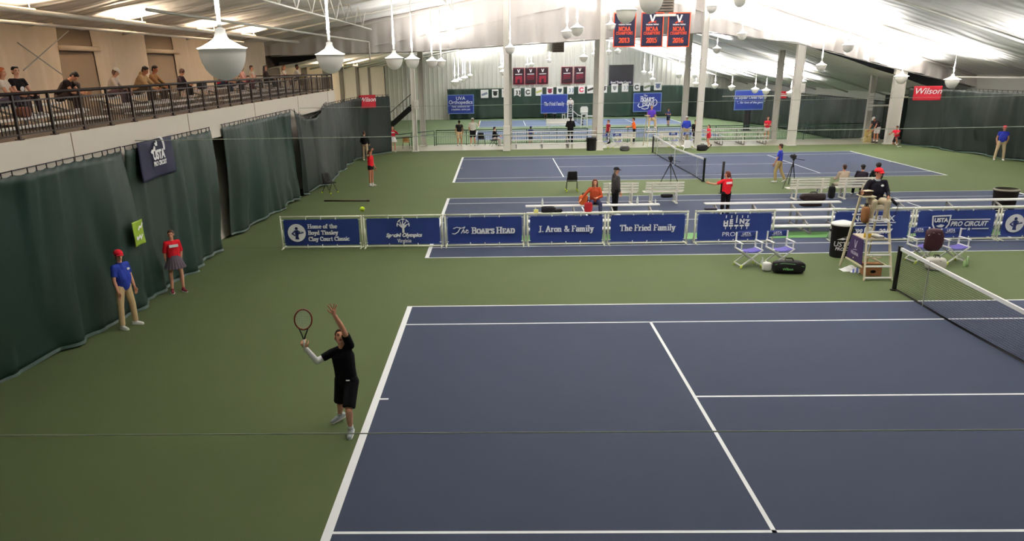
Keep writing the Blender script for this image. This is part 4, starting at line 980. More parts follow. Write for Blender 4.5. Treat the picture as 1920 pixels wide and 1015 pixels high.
# ================================================================== people
def bake(name, mb, voxel, m, parent, smooth_it=4, extra=None):
    """overlapping limbs fused into one continuous surface"""
    me = bpy.data.meshes.new(name); me.from_pydata(mb.v, [], mb.f); me.update()
    o = bpy.data.objects.new(name, me); COL.objects.link(o)
    r = o.modifiers.new('fuse', 'REMESH'); r.mode = 'VOXEL'; r.voxel_size = voxel; r.use_smooth_shade = True
    s = o.modifiers.new('soft', 'SMOOTH'); s.factor = .5; s.iterations = smooth_it
    dg = bpy.context.evaluated_depsgraph_get(); me2 = bpy.data.meshes.new_from_object(o.evaluated_get(dg), depsgraph=dg)
    bpy.data.objects.remove(o); bpy.data.meshes.remove(me)
    if extra and extra.v:                      # fingers, ears: rooted inside the fused surface
        vs = [tuple(p.co) for p in me2.vertices]; fs = [tuple(q.vertices) for q in me2.polygons]; k = len(vs)
        me3 = bpy.data.meshes.new(name); me3.from_pydata(vs+extra.v, [], fs+[tuple(i+k for i in f) for f in extra.f]); bpy.data.meshes.remove(me2); me2 = me3
    me2.name = name; me2.polygons.foreach_set('use_smooth', [True]*len(me2.polygons)); me2.materials.append(m)
    o = bpy.data.objects.new(name, me2); COL.objects.link(o); o.parent = parent
    return o
SKIN = [mat('skin_%d' % k, c, .55, noise=.05, nscale=20) for k, c in enumerate([(206, 150, 122), (172, 112, 84), (226, 176, 150), (120, 76, 56)])]
HAIRC = {k: mat('hair_'+k, c, .6, noise=.25, nscale=30) for k, c in dict(black=(26, 22, 22), brown=(64, 42, 30), ginger=(176, 92, 44), grey=(132, 118, 104), auburn=(92, 44, 30)).items()}
def cloth(rgb): return mat('cloth_%d_%d_%d' % rgb, rgb, .8, noise=.09, nscale=7, bump=.2, bscale=18, spec=.08)
EYE = mat('eye_dark', (30, 24, 22), .3); LIP = mat('lip', (150, 76, 70), .5); SOLE = mat('shoe_white', (232, 232, 228), .5)
def nrm(v): return V(v).normalized()
class Pose: pass
def joints(H=1.75, spine=(0, .02, 1), twist=0, sh_tilt=0, head=(0, .06, 1), look=(0, 1, -.05), armL=((-.18, 0, -1), (-.06, .2, -1)), armR=((.18, 0, -1), (.06, .2, -1)),
           legL=((-.05, .02, -1), (-.02, -.03, -1)), legR=((.05, .02, -1), (.02, -.03, -1)), footL=(-.2, 1, 0), footR=(.2, 1, 0), fem=False, hipturn=0):
    """joint positions in the person's own axes (x right, y forward, z up), pelvis at the origin"""
    k = H/1.75; J = Pose(); J.k = k; J.fem = fem
    rz = Matrix.Rotation(RD(hipturn), 3, 'Z')
    J.pel = V((0, 0, 0)); hw = .095*k
    J.hipL, J.hipR = rz @ V((-hw, 0, -.02*k)), rz @ V((hw, 0, -.02*k))
    sp = nrm(spine); J.chest = J.pel+sp*.36*k; J.neck = J.pel+sp*.50*k; J.sp = sp
    right = Matrix.Rotation(RD(twist), 3, 'Z') @ V((1, 0, 0)); right = (right-sp*right.dot(sp)).normalized()
    fw = sp.cross(right); right = (right+sp*math.tan(RD(sh_tilt))).normalized(); J.right = right; J.fwd = fw
    sw = (.165 if fem else .19)*k
    J.shL, J.shR = J.neck-right*sw-sp*.05*k, J.neck+right*sw-sp*.05*k
    for s, a in (('L', armL), ('R', armR)):
        sh = getattr(J, 'sh'+s); e = sh+nrm(a[0])*.29*k; w = e+nrm(a[1])*.255*k
        setattr(J, 'el'+s, e); setattr(J, 'wr'+s, w); setattr(J, 'hd'+s, nrm(a[2]) if len(a) > 2 else nrm(a[1]))
    for s, l, ft in (('L', legL, footL), ('R', legR, footR)):
        hp = getattr(J, 'hip'+s); kn = hp+nrm(l[0])*.43*k; an = kn+nrm(l[1])*.42*k
        setattr(J, 'kn'+s, kn); setattr(J, 'an'+s, an); setattr(J, 'ft'+s, nrm(ft))
    hd = nrm(head); J.head = J.neck+hd*.175*k; J.hup = hd
    lk = V(look); lk = (lk-hd*lk.dot(hd)).normalized(); J.look = lk
    return J
def hand(mb, w, d, side, k, curl=.35, spread=.12, seg=6):
    """palm, four unequal bent fingers and a thumb leaving the side of the palm; d the direction the hand points, side toward the thumb"""
    d = nrm(d); t = V(side); t = (t-d*t.dot(d)).normalized(); n = d.cross(t)
    pl = .085*k
    for i in range(4):
        o = (.032-.021*i)*k; root = w+d*.015*k+t*o*.6; kn = w+d*pl+t*o
        mb.cone(root, kn, .0135*k, .012*k, seg, round_=True)
        fd = (d+t*(spread*(1.5-i)*.6)).normalized(); L = (.078, .088, .082, .064)[i]*k; p = kn; a = curl
        for q, fr in enumerate((.45, .32, .23)):
            fd = (fd*cos(a)+n*sin(a)).normalized(); e = p+fd*L*fr; mb.cone(p, e, (.0098-.001*q)*k, (.0090-.001*q)*k, seg, round_=True); p = e; a = curl*1.1
    b = w+d*.025*k+t*.028*k; td = (d*.65+t*.75+n*.15*(1+curl)).normalized(); e = b+td*.045*k; mb.cone(b, e, .0135*k, .011*k, seg, round_=True)
    td = (d*.9+t*.3+n*(.2+curl*.6)).normalized(); mb.cone(e, e+td*.04*k, .0105*k, .0085*k, seg, round_=True)
def person(label, J, loc, face, z=0, seat=None, skin=0, top=None, sleeve=.5, bottom=None, blen=1.0, shoes=None, hair='brown', hstyle='short', cap=None, vox=.014, socks=None, skirt=None, hem=0.0, jacket=False,
           anchor='feet', group=None, grip=(.35, .35), spread=(.12, .12), sleeveL=None, belly=0, collar=None, brim=True, print_=None, longsock=0):
    k = J.k
    t = thing('person', label, 'person', (0, 0, 0), 0, group)
    # placement: soles on z, or pelvis on the seat
    low = min(J.anL.z, J.anR.z)-.085*k
    dz = (z-low) if seat is None else (seat+.128*k)
    if anchor == 'feet': c = (J.anL+J.anR)/2
    else: c = V((0, 0, 0))
    t.rotation_euler = (0, 0, RD(face-90)); R = Matrix.Rotation(RD(face-90), 3, 'Z')
    off = R @ V((c.x, c.y, 0)); t.location = (loc[0]-off.x, loc[1]-off.y, dz)
    SK = SKIN[skin]
    # ---- body
    mb = MB(); ex = MB(); r = lambda x: x*k
    mid = J.pel
    for s in (-1, 1):
        hp = J.hipL if s < 0 else J.hipR; sh = J.shL if s < 0 else J.shR
        mb.cone(hp*.7+V((0, 0, .03*k)), J.chest+(sh-J.neck)*.36, r(.095), r(.10), 10, round_=True)
        mb.cone(J.chest+(sh-J.neck)*.36, J.neck+(sh-J.neck)*.55-J.sp*.06*k, r(.10), r(.062), 10, round_=True)
    mb.cone(J.shL, J.shR, r(.05), r(.05), 10, round_=True); mb.cone(J.hipL, J.hipR, r(.095), r(.095), 10, round_=True)
    mb.cone(J.neck-J.sp*.03*k, J.head-J.hup*.03*k, r(.058), r(.052), 10, round_=True)
    lf = J.look; up = J.hup; rt = lf.cross(up).normalized(); RH = Matrix((rt, lf, up)).transposed()
    hc = J.head
    mb.ell(hc+up*.028*k-lf*.008*k, (r(.076), r(.094), r(.088)), RH); mb.ell(hc-up*.035*k+lf*.022*k, (r(.060), r(.068), r(.078)), RH)
    mb.ell(hc-up*.085*k+lf*.06*k, (r(.030), r(.026), r(.026)), RH, 10, 7)
    mb.cone(hc+up*.018*k+lf*.085*k, hc-up*.028*k+lf*.108*k, r(.009), r(.016), 8, round_=True)
    mb.ell(hc+up*.03*k+lf*.078*k, (r(.058), r(.016), r(.014)), RH, 10, 6)
    for s in (-1, 1): ex.ell(hc+rt*s*.080*k-up*.005*k-lf*.008*k, (r(.012), r(.022), r(.034)), RH, 8, 6)
    for s in 'LR':
        sh, el, wr = getattr(J, 'sh'+s), getattr(J, 'el'+s), getattr(J, 'wr'+s); hd = getattr(J, 'hd'+s)
        mb.cone(sh, sh.lerp(el, .4), r(.052), r(.047), 10, round_=True); mb.cone(sh.lerp(el, .4), el, r(.047), r(.037), 10, round_=True)
        mb.cone(el, el.lerp(wr, .3), r(.038), r(.040), 10, round_=True); mb.cone(el.lerp(wr, .3), wr, r(.040), r(.027), 10, round_=True)
        mb.ell(wr+hd*.05*k, (r(.03), r(.03), r(.036)), None, 10, 7) if vox > .012 else mb.cone(wr, wr+hd*.05*k, r(.026), r(.028), 10, round_=True)
        side = J.fwd if abs(hd.dot(J.fwd)) < .8 else (J.sp if hd.dot(J.fwd) > 0 else -J.sp)
        side = getattr(J, 'thumb'+s, side)
        hand(ex, wr, hd, side, k, grip[0 if s == 'L' else 1], spread[0 if s == 'L' else 1], seg=6 if vox < .012 else 5)
    for s in 'LR':
        hp, kn, an, ft = (getattr(J, q+s) for q in ('hip', 'kn', 'an', 'ft'))
        mb.cone(hp, hp.lerp(kn, .5), r(.088), r(.074), 10, round_=True); mb.cone(hp.lerp(kn, .5), kn, r(.074), r(.054), 10, round_=True)
        cal = kn.lerp(an, .32)-ft*.014*k
        mb.cone(kn, cal, r(.052), r(.057), 10, round_=True); mb.cone(cal, an, r(.057), r(.036), 10, round_=True)
        mb.cone(an-V((0, 0, .03*k)), an+ft*.11*k-V((0, 0, .055*k)), r(.034), r(.026), 8, round_=True)
    body = bake('body', mb, vox, SK, t, 5, ex)
    # ---- face
    if vox < .02:
        mb = MB()
        for s in (-1, 1): mb.ell(hc+rt*s*.032*k+up*.012*k+lf*.082*k, (r(.013), r(.008), r(.008)), RH, 8, 6)
        mb.build('eyes', EYE, t, smooth=True)
        mb = MB(); mb.ell(hc-up*.056*k+lf*.087*k, (r(.026), r(.010), r(.008)), RH, 10, 6); mb.build('mouth', LIP, t, smooth=True)
        if vox < .014:
            mb = MB()
            for s in (-1, 1): mb.ell(hc+rt*s*.034*k+up*.034*k+lf*.088*k, (r(.020), r(.006), r(.005)), RH, 8, 6)
            mb.build('eyebrows', HAIRC[hair] if hair else EYE, t, smooth=True)
    # ---- hair and cap
    if hair:
        mb = MB()
        base = hc+up*.042*k-lf*.022*k
        mb.ell(base, (r(.087), r(.094), r(.088)), RH)
        mb.ell(hc+up*.088*k+lf*.022*k, (r(.066), r(.056), r(.034)), RH)
        mb.ell(hc-up*.02*k-lf*.055*k, (r(.072), r(.05), r(.07)), RH)
        if hstyle in ('long', 'pony', 'bob'):
            mb.ell(hc-up*.03*k-lf*.05*k, (r(.085), r(.06), r(.09)), RH)
            if hstyle == 'long':
                for s in (-1, 0, 1): mb.cone(hc-lf*.06*k+rt*s*.05*k, hc-lf*.085*k-up*.26*k+rt*s*.055*k, r(.05), r(.03), 8, round_=True)
                for s in (-1, 1): mb.cone(hc+rt*s*.082*k+up*.02*k, hc+rt*s*.085*k-up*.2*k-lf*.01*k, r(.026), r(.022), 8, round_=True)
            elif hstyle == 'pony':
                mb.cone(hc-lf*.10*k+up*.03*k, hc-lf*.15*k-up*.14*k, r(.034), r(.02), 8, round_=True); mb.ell(hc-lf*.10*k+up*.03*k, (r(.04),)*3, None, 8, 6)
            else:
                for s in (-1, 1): mb.cone(hc+rt*s*.075*k+up*.02*k-lf*.02*k, hc+rt*s*.075*k-up*.09*k-lf*.02*k, r(.034), r(.028), 8, round_=True)
        if hstyle == 'fluffy': mb.ell(hc+up*.05*k-lf*.02*k, (r(.108), r(.112), r(.105)), RH)
        bake('hair', mb, max(.009, vox*.8), HAIRC[hair], t, 3)
    if cap:
        mb = MB(); CM = cloth(cap)
        n = 14; vs = []; fs = []
        for j in range(6):
            a = j/5*pi/2
            for i in range(n): vs.append(hc+up*.045*k-lf*.008*k+RH @ V((r(.104)*cos(a)*cos(2*pi*i/n), r(.115)*cos(a)*sin(2*pi*i/n), r(.098)*sin(a))))
        for j in range(5):
            for i in range(n): fs.append((j*n+i, j*n+(i+1) % n, (j+1)*n+(i+1) % n, (j+1)*n+i))
        mb.add(vs, fs); c = mb.build('cap', CM, t, smooth=True); so = c.modifiers.new('thickness', 'SOLIDIFY'); so.thickness = .006*k
        if brim:
            mb = MB(); bl = lf if brim is True else -lf
            P = [hc+up*.05*k+bl*.07*k+rt*s*.075*k for s in (-1, 1)]
            mb.grid(lambda i, j: hc+up*(.055-.012*j-.02*(2*i-1)**2)*k+bl*(.085+.085*j*(1-(2*i-1)**2*.55))*k+rt*(2*i-1)*(.080-.012*j)*k, 8, 3)
            b = mb.build('brim', CM, c, smooth=True); so = b.modifiers.new('thickness', 'SOLIDIFY'); so.thickness = .007*k
    # ---- shirt
    if top:
        mb = MB(); q = 1.0+(.12 if jacket else 0)
        for s in (-1, 1):
            hp = J.hipL if s < 0 else J.hipR; sh = J.shL if s < 0 else J.shR
            a = hp*.72+V((0, 0, (.045-hem)*k)); b = J.chest+(sh-J.neck)*.38
            mb.cone(a, a.lerp(b, .5)+J.fwd*belly*.5*k, r(.112*q), r((.108+belly*.4)*q), 12, round_=True); mb.cone(a.lerp(b, .5)+J.fwd*belly*.5*k, b, r((.108+belly*.4)*q), r(.118*q), 12, round_=True)
            mb.cone(b, J.neck+(sh-J.neck)*.55-J.sp*.055*k, r(.118*q), r(.076*q), 12, round_=True)
        mb.cone(J.pel+J.sp*(.05-hem)*k+J.fwd*belly*.35*k, J.chest, r((.122+belly*.35)*q), r(.124*q), 12, round_=True); mb.cone(J.chest, J.neck-J.sp*.07*k, r(.118*q), r(.085*q), 12, round_=True)
        mb.cone(J.shL, J.shR, r(.064*q), r(.064*q), 10, round_=True); mb.cone(J.neck-J.sp*.04*k, J.neck+J.hup*.012*k, r(.078), r(.064), 10)
        if jacket: mb.cone(J.neck-J.sp*.02*k-J.fwd*.05*k, J.neck+J.sp*.03*k-J.fwd*.07*k, r(.085), r(.07), 10, round_=True)
        for s in 'LR':
            sh, el, wr = getattr(J, 'sh'+s), getattr(J, 'el'+s), getattr(J, 'wr'+s)
            sl = sleeveL if (s == 'L' and sleeveL is not None) else sleeve
            if sl <= 1: mb.cone(sh, sh.lerp(el, sl), r(.066*q), r(.062*q), 10, round_=False); mb.ell(sh, (r(.066*q),)*3, None, 10, 7)
            else:
                mb.cone(sh, el, r(.066*q), r(.052*q), 10, round_=True); mb.cone(el, el.lerp(wr, sl-1), r(.052*q), r(.040*q), 10)
        sh_ = bake('jacket' if jacket else 'shirt', mb, vox, cloth(top), t, 4)
        if print_:
            m2 = MB(); Z = J.sp; X = J.right if print_[0] == 'front' else -J.right; N = J.fwd if print_[0] == 'front' else -J.fwd
            o = J.chest+Z*.02*k+N*(.142*q+(belly*.3 if print_[0] == 'front' else 0))*k
            X = -X if X.cross(Z).dot(N) < 0 else X
            if print_[1] == 'bar': m2.box(o, (.24*k, .012, .075*k), Matrix((X, N, Z)).transposed())
            elif print_[1] == 'badge': m2.ell(o+X*.085*k-N*.02*k, (r(.04), .02, r(.03)), Matrix((X, N, Z)).transposed(), 10, 6)
            elif print_[1] == 'logo': m2.ell(o-Z*.1*k-N*.004, (r(.07), .015, r(.06)), Matrix((X, N, Z)).transposed(), 10, 6); m2.box(o-Z*.17*k, (.12*k, .012, .02*k), Matrix((X, N, Z)).transposed())
            m2.build('shirt_print', INK, sh_, smooth=False)
        if collar:
            m2 = MB(); m2.cone(J.neck-J.sp*.01*k, J.neck+J.hup*.035*k, r(.075), r(.068), 12, cap=False); m2.build('collar', cloth(collar), sh_, smooth=True)
    # ---- trousers, shorts, skirt
    if bottom:
        mb = MB()
        mb.cone(J.hipL, J.hipR, r(.112), r(.112), 10, round_=True); mb.cone(J.pel+J.sp*.02*k, J.pel+J.sp*.06*k, r(.12), r(.115), 10)
        for s in (-1, 1): mb.cone((J.hipL if s < 0 else J.hipR)*.72+J.sp*.07*k, J.hipL if s < 0 else J.hipR, r(.106), r(.11), 10, round_=True)
        for s in 'LR':
            hp, kn, an = (getattr(J, q+s) for q in ('hip', 'kn', 'an'))
            if blen <= 1 and blen < .999:
                e = hp.lerp(kn, blen/.5 if blen < .5 else 1) if blen <= .5 else None
                mb.cone(hp, hp.lerp(kn, .5), r(.108), r(.102), 10, round_=True) if blen > .3 else None
                e = hp.lerp(kn, min(1, blen*2))
                mb.cone(hp, e, r(.106), r(.098 if not jacket else .1), 10, round_=False)
            else:
                mb.cone(hp, hp.lerp(kn, .5), r(.106), r(.09), 10, round_=True); mb.cone(hp.lerp(kn, .5), kn, r(.09), r(.073), 10, round_=True)
                mb.cone(kn, an+V((0, 0, .0)), r(.073), r(.062), 10, round_=False); mb.ell(kn, (r(.074),)*3, None, 10, 7)
        bake('shorts' if blen < .999 else 'trousers', mb, vox, cloth(bottom), t, 3)
    if skirt:
        mb = MB(); n = 40; top_ = J.pel+J.sp*.10*k; d = -J.sp*.36*k; vs = []; fs = []
        for j in range(5):
            f_ = j/4
            for i in range(n):
                a = 2*pi*i/n; rr = (.125+.13*f_)*(1+.06*f_*(1 if i % 2 else -1)); vs.append(top_+d*f_+V((cos(a)*rr*1.1*k, sin(a)*rr*.95*k, 0)))
        for j in range(4):
            for i in range(n): fs.append((j*n+i, j*n+(i+1) % n, (j+1)*n+(i+1) % n, (j+1)*n+i))
        mb.add(vs, fs); s = mb.build('skirt', cloth(skirt), t, smooth=False); so = s.modifiers.new('thickness', 'SOLIDIFY'); so.thickness = .008
    # ---- shoes
    for s in 'LR':
        an, ft = getattr(J, 'an'+s), getattr(J, 'ft'+s)
        fl = V((ft.x, ft.y, ft.z)).normalized(); up_ = V((0, 0, 1)) if abs(fl.z) < .6 else nrm(J.fwd)
        sd = fl.cross(up_).normalized(); u2 = sd.cross(fl)
        mb = MB(); base = an-u2*.055*k
        mb.cone(base-fl*.05*k+u2*.012*k, base+fl*.06*k, r(.042), r(.046), 10, round_=True); mb.cone(base+fl*.06*k, base+fl*.155*k-u2*.008*k, r(.046), r(.036), 10, round_=True); mb.cone(base, an+u2*.012*k, r(.045), r(.043), 10, round_=True)
        sc = [tuple((V(p)-base).dot(q) for q in (fl, sd, u2)) for p in mb.v]
        mb.v = [tuple(base+fl*a+sd*b+u2*max(c, -.030*k)) for a, b, c in sc]
        sh = bake('shoe', mb, max(.009, vox*.8), cloth(shoes) if shoes else SOLE, t, 2)
        if vox < .014:
            m2 = MB(); m2.prism([(-.085*k, -.035*k), (-.05*k, -.05*k), (.08*k, -.052*k), (.17*k, -.036*k), (.195*k, 0), (.17*k, .036*k), (.08*k, .052*k), (-.05*k, .05*k), (-.085*k, .035*k)], base-u2*.03*k, fl, -sd, .016*k); m2.build('sole', SOLE, sh)
        if socks:
            kn = getattr(J, 'kn'+s); m2 = MB(); m2.cone(an+V((0, 0, .0)), an.lerp(kn, .16+longsock), r(.042), r(.046+.012*(longsock > 0)), 10); m2.build('sock', cloth(socks), t, smooth=True)
    return t
def stand(**k): return joints(**k)
SEATLEG = ((-.12, 1, -.12), (-.03, .12, -1)), ((.12, 1, -.12), (.03, .12, -1))
def sit(armL=((-.2, .45, -1), (.15, 1, -.2)), armR=((.2, .45, -1), (-.15, 1, -.2)), legL=SEATLEG[0], legR=SEATLEG[1], **k):
    return joints(armL=armL, armR=armR, legL=legL, legR=legR, **k)
# ---------------------------------------------------------------- the server
def W3(u, v, y): return at(u, v, y=y)
J = Pose(); J.k = 1.03; J.fem = False
pel = V((-12.045, -1.25, .875)); L = lambda x, y, z: V((x, y, z))-pel
J.pel = V((0, 0, 0)); J.hipL, J.hipR = L(-11.955, -1.32, .88), L(-12.14, -1.18, .85)
J.knL, J.anL = L(-11.985, -1.57, .515), L(-12.02, -1.38, .125); J.ftL = nrm((.02, -1, -.22))
J.knR, J.anR = L(-12.20, -1.16, .44), L(-12.285, -.86, .13); J.ftR = nrm((-.75, -.65, -.25))
J.neck = L(-12.06, -1.30, 1.43); J.sp = (J.neck-J.pel).normalized(); J.chest = J.pel.lerp(J.neck, .72)
J.shL, J.shR = L(-11.935, -1.34, 1.475), L(-12.235, -1.24, 1.325)
J.right = (J.shR-J.shL).normalized(); J.fwd = J.sp.cross(J.right).normalized()
J.elL, J.wrL = L(-11.985, -1.52, 1.80), L(-12.075, -1.62, 2.055); J.hdL = nrm((-.05, -.1, 1)); J.thumbL = V((-.9, -.2, .1))
J.elR, J.wrR = L(-12.465, -1.32, 1.215), L(-12.585, -1.43, 1.47); J.hdR = nrm((-.28, -.25, .9)); J.thumbR = V((.6, -.2, .6))
J.head = L(-12.068, -1.34, 1.605); J.hup = nrm((-.02, .42, .9)); J.look = nrm((.2, -.88, .5))
server = person('tennis player in black serving at the baseline, arm raised after the toss', J, (-12.045, -1.25), 90, anchor='pel', skin=0, top=(20, 20, 23), sleeve=.62, bottom=(18, 18, 21), blen=.46, shoes=(150, 158, 160), hair='brown', hstyle='short', vox=.009, socks=(235, 235, 235), hem=.05, grip=(.12, 1.25), spread=(.55, .08))
server.location = pel
for o in server.children:
    if o.name.startswith('shirt'):
        mb = MB(); mb.box(L(-11.985, -1.465, .955), (.055, .012, .014)); mb.build('shirt_print', INK, o)
mb = MB(); mb.cone(J.elR.lerp(J.shR, .34), J.elR, .050, .047, 12, round_=True); mb.cone(J.elR, J.elR.lerp(J.wrR, .35), .047, .046, 12, round_=True); mb.cone(J.elR.lerp(J.wrR, .35), J.wrR, .046, .034, 12, round_=True)
bake('compression_sleeve', mb, .009, mat('sleeve_white', (242, 243, 240), .7), server, 3)
# racket held upright in the right hand
def racket(label, butt, tip, face_n, frame_m, L_=.69, loc=None, name='tennis_racket', str_m=None):
    butt, tip, N = V(butt), V(tip), V(face_n); a = (tip-butt).normalized(); N = (N-a*N.dot(a)).normalized(); s = a.cross(N)
    t = thing(name, label, 'racket', butt); P = lambda x, y: a*x+s*y
    hc, ra, rb = L_-.165, .165, .125
    mb = MB(); mb.path([P(hc+ra*cos(q*2*pi/32), rb*sin(q*2*pi/32))+N*0 for q in range(33)], .012, 8); mb.build('head_frame', frame_m, t, smooth=True)
    mb = MB()
    for q in range(-7, 8):
        y = q*.0155; x = ra*math.sqrt(max(0, 1-(y/rb)**2)); mb.cone(P(hc-x, y), P(hc+x, y), .0012, .0012, 4)
    for q in range(-9, 10):
        x = q*.017; y = rb*math.sqrt(max(0, 1-(x/ra)**2)); mb.cone(P(hc+x, -y), P(hc+x, y), .0012, .0012, 4)
    mb.build('strings', str_m or mat('string_pale', (215, 220, 205), .5), t)
    mb = MB()
    for q in (-1, 1): mb.path([P(.20, q*.008), P(.26, q*.022), P(hc-ra*.88, q*rb*.52)], .010, 8)
    mb.build('throat', BLK, t, smooth=True)
    mb = MB(); mb.cone(P(0, 0), P(.20, 0), .0165, .0155, 8); mb.cone(P(-.004, 0), P(.008, 0), .02, .018, 8); mb.build('grip', mat('grip_white', (228, 226, 218), .7), t, smooth=True)
    return t
hp = pel+J.wrR+J.hdR*.065
racket('black and red racket held up in the serving player right hand', hp-V((.0, .0, .10)), hp+V((.065, -.10, .60)), (.25, -1, .12), mat('racket_red_black', (128, 62, 54), .4, noise=.5, nscale=6))
mb = MB(); mb.ell((0, 0, 0), (.0345,)*3, None, 24, 16); b = mb.build('tennis_ball', BALL, smooth=True); b.location = (-11.56, -1.62, 3.57)
mb = MB(); mb.path([(.0352*cos(a)*cos(.6*sin(2*a)), .0352*sin(a)*cos(.6*sin(2*a)), .0352*sin(.6*sin(2*a))) for a in [2*pi*i/40 for i in range(41)]], .0012, 4); mb.build('seam', INK, b)
tag(b, 'yellow tennis ball in the air above the serving player', 'ball')

# ---------------------------------------------------------------- officials and ball kids
BLUEP = (42, 60, 146); KHAKI = (198, 172, 132); REDT = (208, 36, 46); REDC = (200, 34, 52)
def G(u, v, z=0): p = at(u, v, z=z); return (p.x, p.y)
HANG = dict(armL=((-.2, .05, -1), (.0, .25, -1)), armR=((.2, .05, -1), (.0, .25, -1)))
p = G(192, 613)
person('man in a red cap, blue polo shirt and khakis by the left curtain', joints(1.75, legL=((-.16, .05, -1), (-.05, -.02, -1)), legR=((.18, .0, -1), (.06, -.02, -1)), look=(.5, 1, -.1), **HANG), (-18.0, p[1]), -18, top=BLUEP, bottom=KHAKI, cap=REDC, hair='brown', sleeve=.7, vox=.012, belly=.06, collar=BLUEP, print_=('front', 'badge'), hem=.02)
person('girl in a red tee and grey pleated skirt standing at the left curtain', joints(1.62, fem=True, armL=((-.22, -.15, -1), (.12, -.1, -1)), armR=((.22, -.15, -1), (-.1, -.1, -1)), legL=((-.1, .05, -1), (.02, 0, -1)), legR=((.1, -.05, -1), (.06, 0, -1)), look=(.4, 1, 0)), (-18.0, G(290, 548)[1]), -52, top=REDT, sleeve=.95, skirt=(92, 82, 90), bottom=(70, 60, 70), blen=.2, hair='brown', hstyle='pony', vox=.012, print_=('front', 'bar'), shoes=(120, 50, 60), skin=0, hem=.04)
person('girl in a red tee and dark shorts shading her eyes near the far baseline', joints(1.70, fem=True, armL=((-.2, .1, -1), (.0, .35, -1)), armR=((.5, .5, .3), (-.55, .1, .8)), look=(0, 1, 0)), G(697, 349), -20, top=REDT, bottom=(26, 22, 26), blen=.16, hair='brown', hstyle='pony', vox=.016, skin=1, socks=(230, 230, 230), hem=.02)
person('man with a dark top and khaki trousers with his back turned at the left curtain', joints(1.74, armL=((-.3, .1, -1), (.3, .7, -.6)), armR=((.3, .1, -1), (-.3, .7, -.6)), legR=((.12, -.1, -1), (.1, -.1, -1))), (-17.75, 36.0), 75, top=(28, 28, 30), bottom=(176, 156, 126), hair='brown', vox=.018, sleeve=1.9, print_=None)
person('girl in a red jacket and white skirt holding her hand to her face', joints(1.68, fem=True, armL=((-.4, .4, -.4), (.6, .3, .8)), armR=((.25, .1, -1), (-.1, .3, -1))), G(738, 285.5), -75, top=(200, 34, 58), sleeve=1.9, skirt=(232, 228, 226), bottom=(220, 215, 215), blen=.15, hair='brown', hstyle='pony', vox=.018, print_=('front', 'bar'))
# people on the walkway
WY = 44.25
def wk(u): return (at(u, 274, y=WY).x, WY)
def wkx(u, y): return (at(u, 274, y=y).x, y)
person('man with a black top and tan shorts with his back turned at the walkway railing', joints(1.74, **HANG), wk(862), 100, top=(26, 28, 28), bottom=(190, 160, 126), blen=.5, hair='black', vox=.02, skin=1)
person('tall man in a white shirt, black shorts and white cap, back turned at the railing', joints(1.88, armL=((-.25, .1, -1), (.2, .5, -.8)), armR=((.5, .3, -.5), (.1, .4, .9))), wk(887), 85, top=(224, 222, 216), bottom=(18, 18, 22), blen=.46, cap=(230, 230, 226), hair='grey', vox=.02, sleeve=.8)
person('woman in black and pale trousers seated on a dark chair beside the padded column', sit(1 and ((-.2, .45, -1), (.15, 1, -.2)), H=1.66, fem=True, spine=(0, .12, 1)), wkx(926, 43.6), 20, seat=.43, anchor='pel', top=(28, 26, 28), sleeve=1.9, bottom=(214, 204, 200), hair='black', vox=.02)
person('person in a dark blue top crossing the lower hall behind the low bleachers', joints(1.72, armR=((.2, .2, -1), (-.1, .8, -.3))), (at(995, 250, y=57.4).x, 57.4), 60, z=FZ, top=(40, 58, 130), bottom=(40, 44, 60), blen=.4, cap=(40, 52, 100), vox=.02)
person('person all in black standing behind the low bleachers, back turned', joints(1.86, armL=((-.35, .2, -1), (.5, .6, -.2)), armR=((.35, .2, -1), (-.5, .6, -.2))), wkx(1069, 44.3), 90, top=(16, 16, 18), bottom=(18, 18, 20), sleeve=1.9, hair='black', vox=.02, jacket=True, belly=.05)
person('person in a dark red shirt half behind the column by the bin', joints(1.7, legL=((-.1, .3, -1), (-.02, -.2, -1)), legR=((.1, -.2, -1), (.02, -.4, -1)), **HANG), wkx(1142, 43.2), 200, top=(150, 34, 48), bottom=(30, 30, 36), hair='brown', vox=.02)
person('ball kid with a white top hidden behind the grey column near the bin', joints(1.6, **HANG), wkx(1121.5, 43.95), 210, top=(224, 222, 214), bottom=(170, 150, 120), hair='brown', vox=.02)
person('person in an orange shirt behind the white bench on the walkway', joints(1.72, spine=(0, .15, 1), armL=((-.2, .5, -1), (.1, 1, -.1)), armR=((.2, .5, -1), (-.1, 1, -.1))), wkx(1188, 44.2), 165, top=(238, 104, 40), bottom=(30, 30, 36), hair='brown', vox=.02)
person('man in blue, khakis and a white cap with his back turned at the walkway railing', joints(1.78, armL=((-.4, .2, -1), (.4, .5, -.6)), armR=((.4, .2, -1), (-.4, .5, -.6))), wkx(1285, 43.7), 95, top=(48, 64, 168), bottom=(186, 166, 134), cap=(238, 236, 232), hair='grey', vox=.018, belly=.07, sleeve=1.9)
person('person in black sitting at the end of the low bleacher beside the column', sit(H=1.7, spine=(0, .3, 1)), (at(1302, 250, y=42.94).x, 42.94), -90, seat=.73, anchor='pel', top=(24, 22, 24), sleeve=1.9, bottom=(30, 28, 30), hair='black', vox=.02)
person('girl in red running past the low bleachers', joints(1.5, fem=True, spine=(0, .12, 1), armL=((-.2, .5, -.8), (.1, .9, .3)), armR=((.2, -.5, -.8), (-.1, .6, -.6)), legL=((-.08, .25, -1), (-.03, -.1, -1)), legR=((.08, .1, -1), (.02, -.75, -.6)), footR=(.1, .7, -.6)), G(1330, 278), 195, top=(206, 44, 66), bottom=(190, 40, 60), blen=.22, hair='brown', hstyle='pony', vox=.018, shoes=(40, 36, 36))
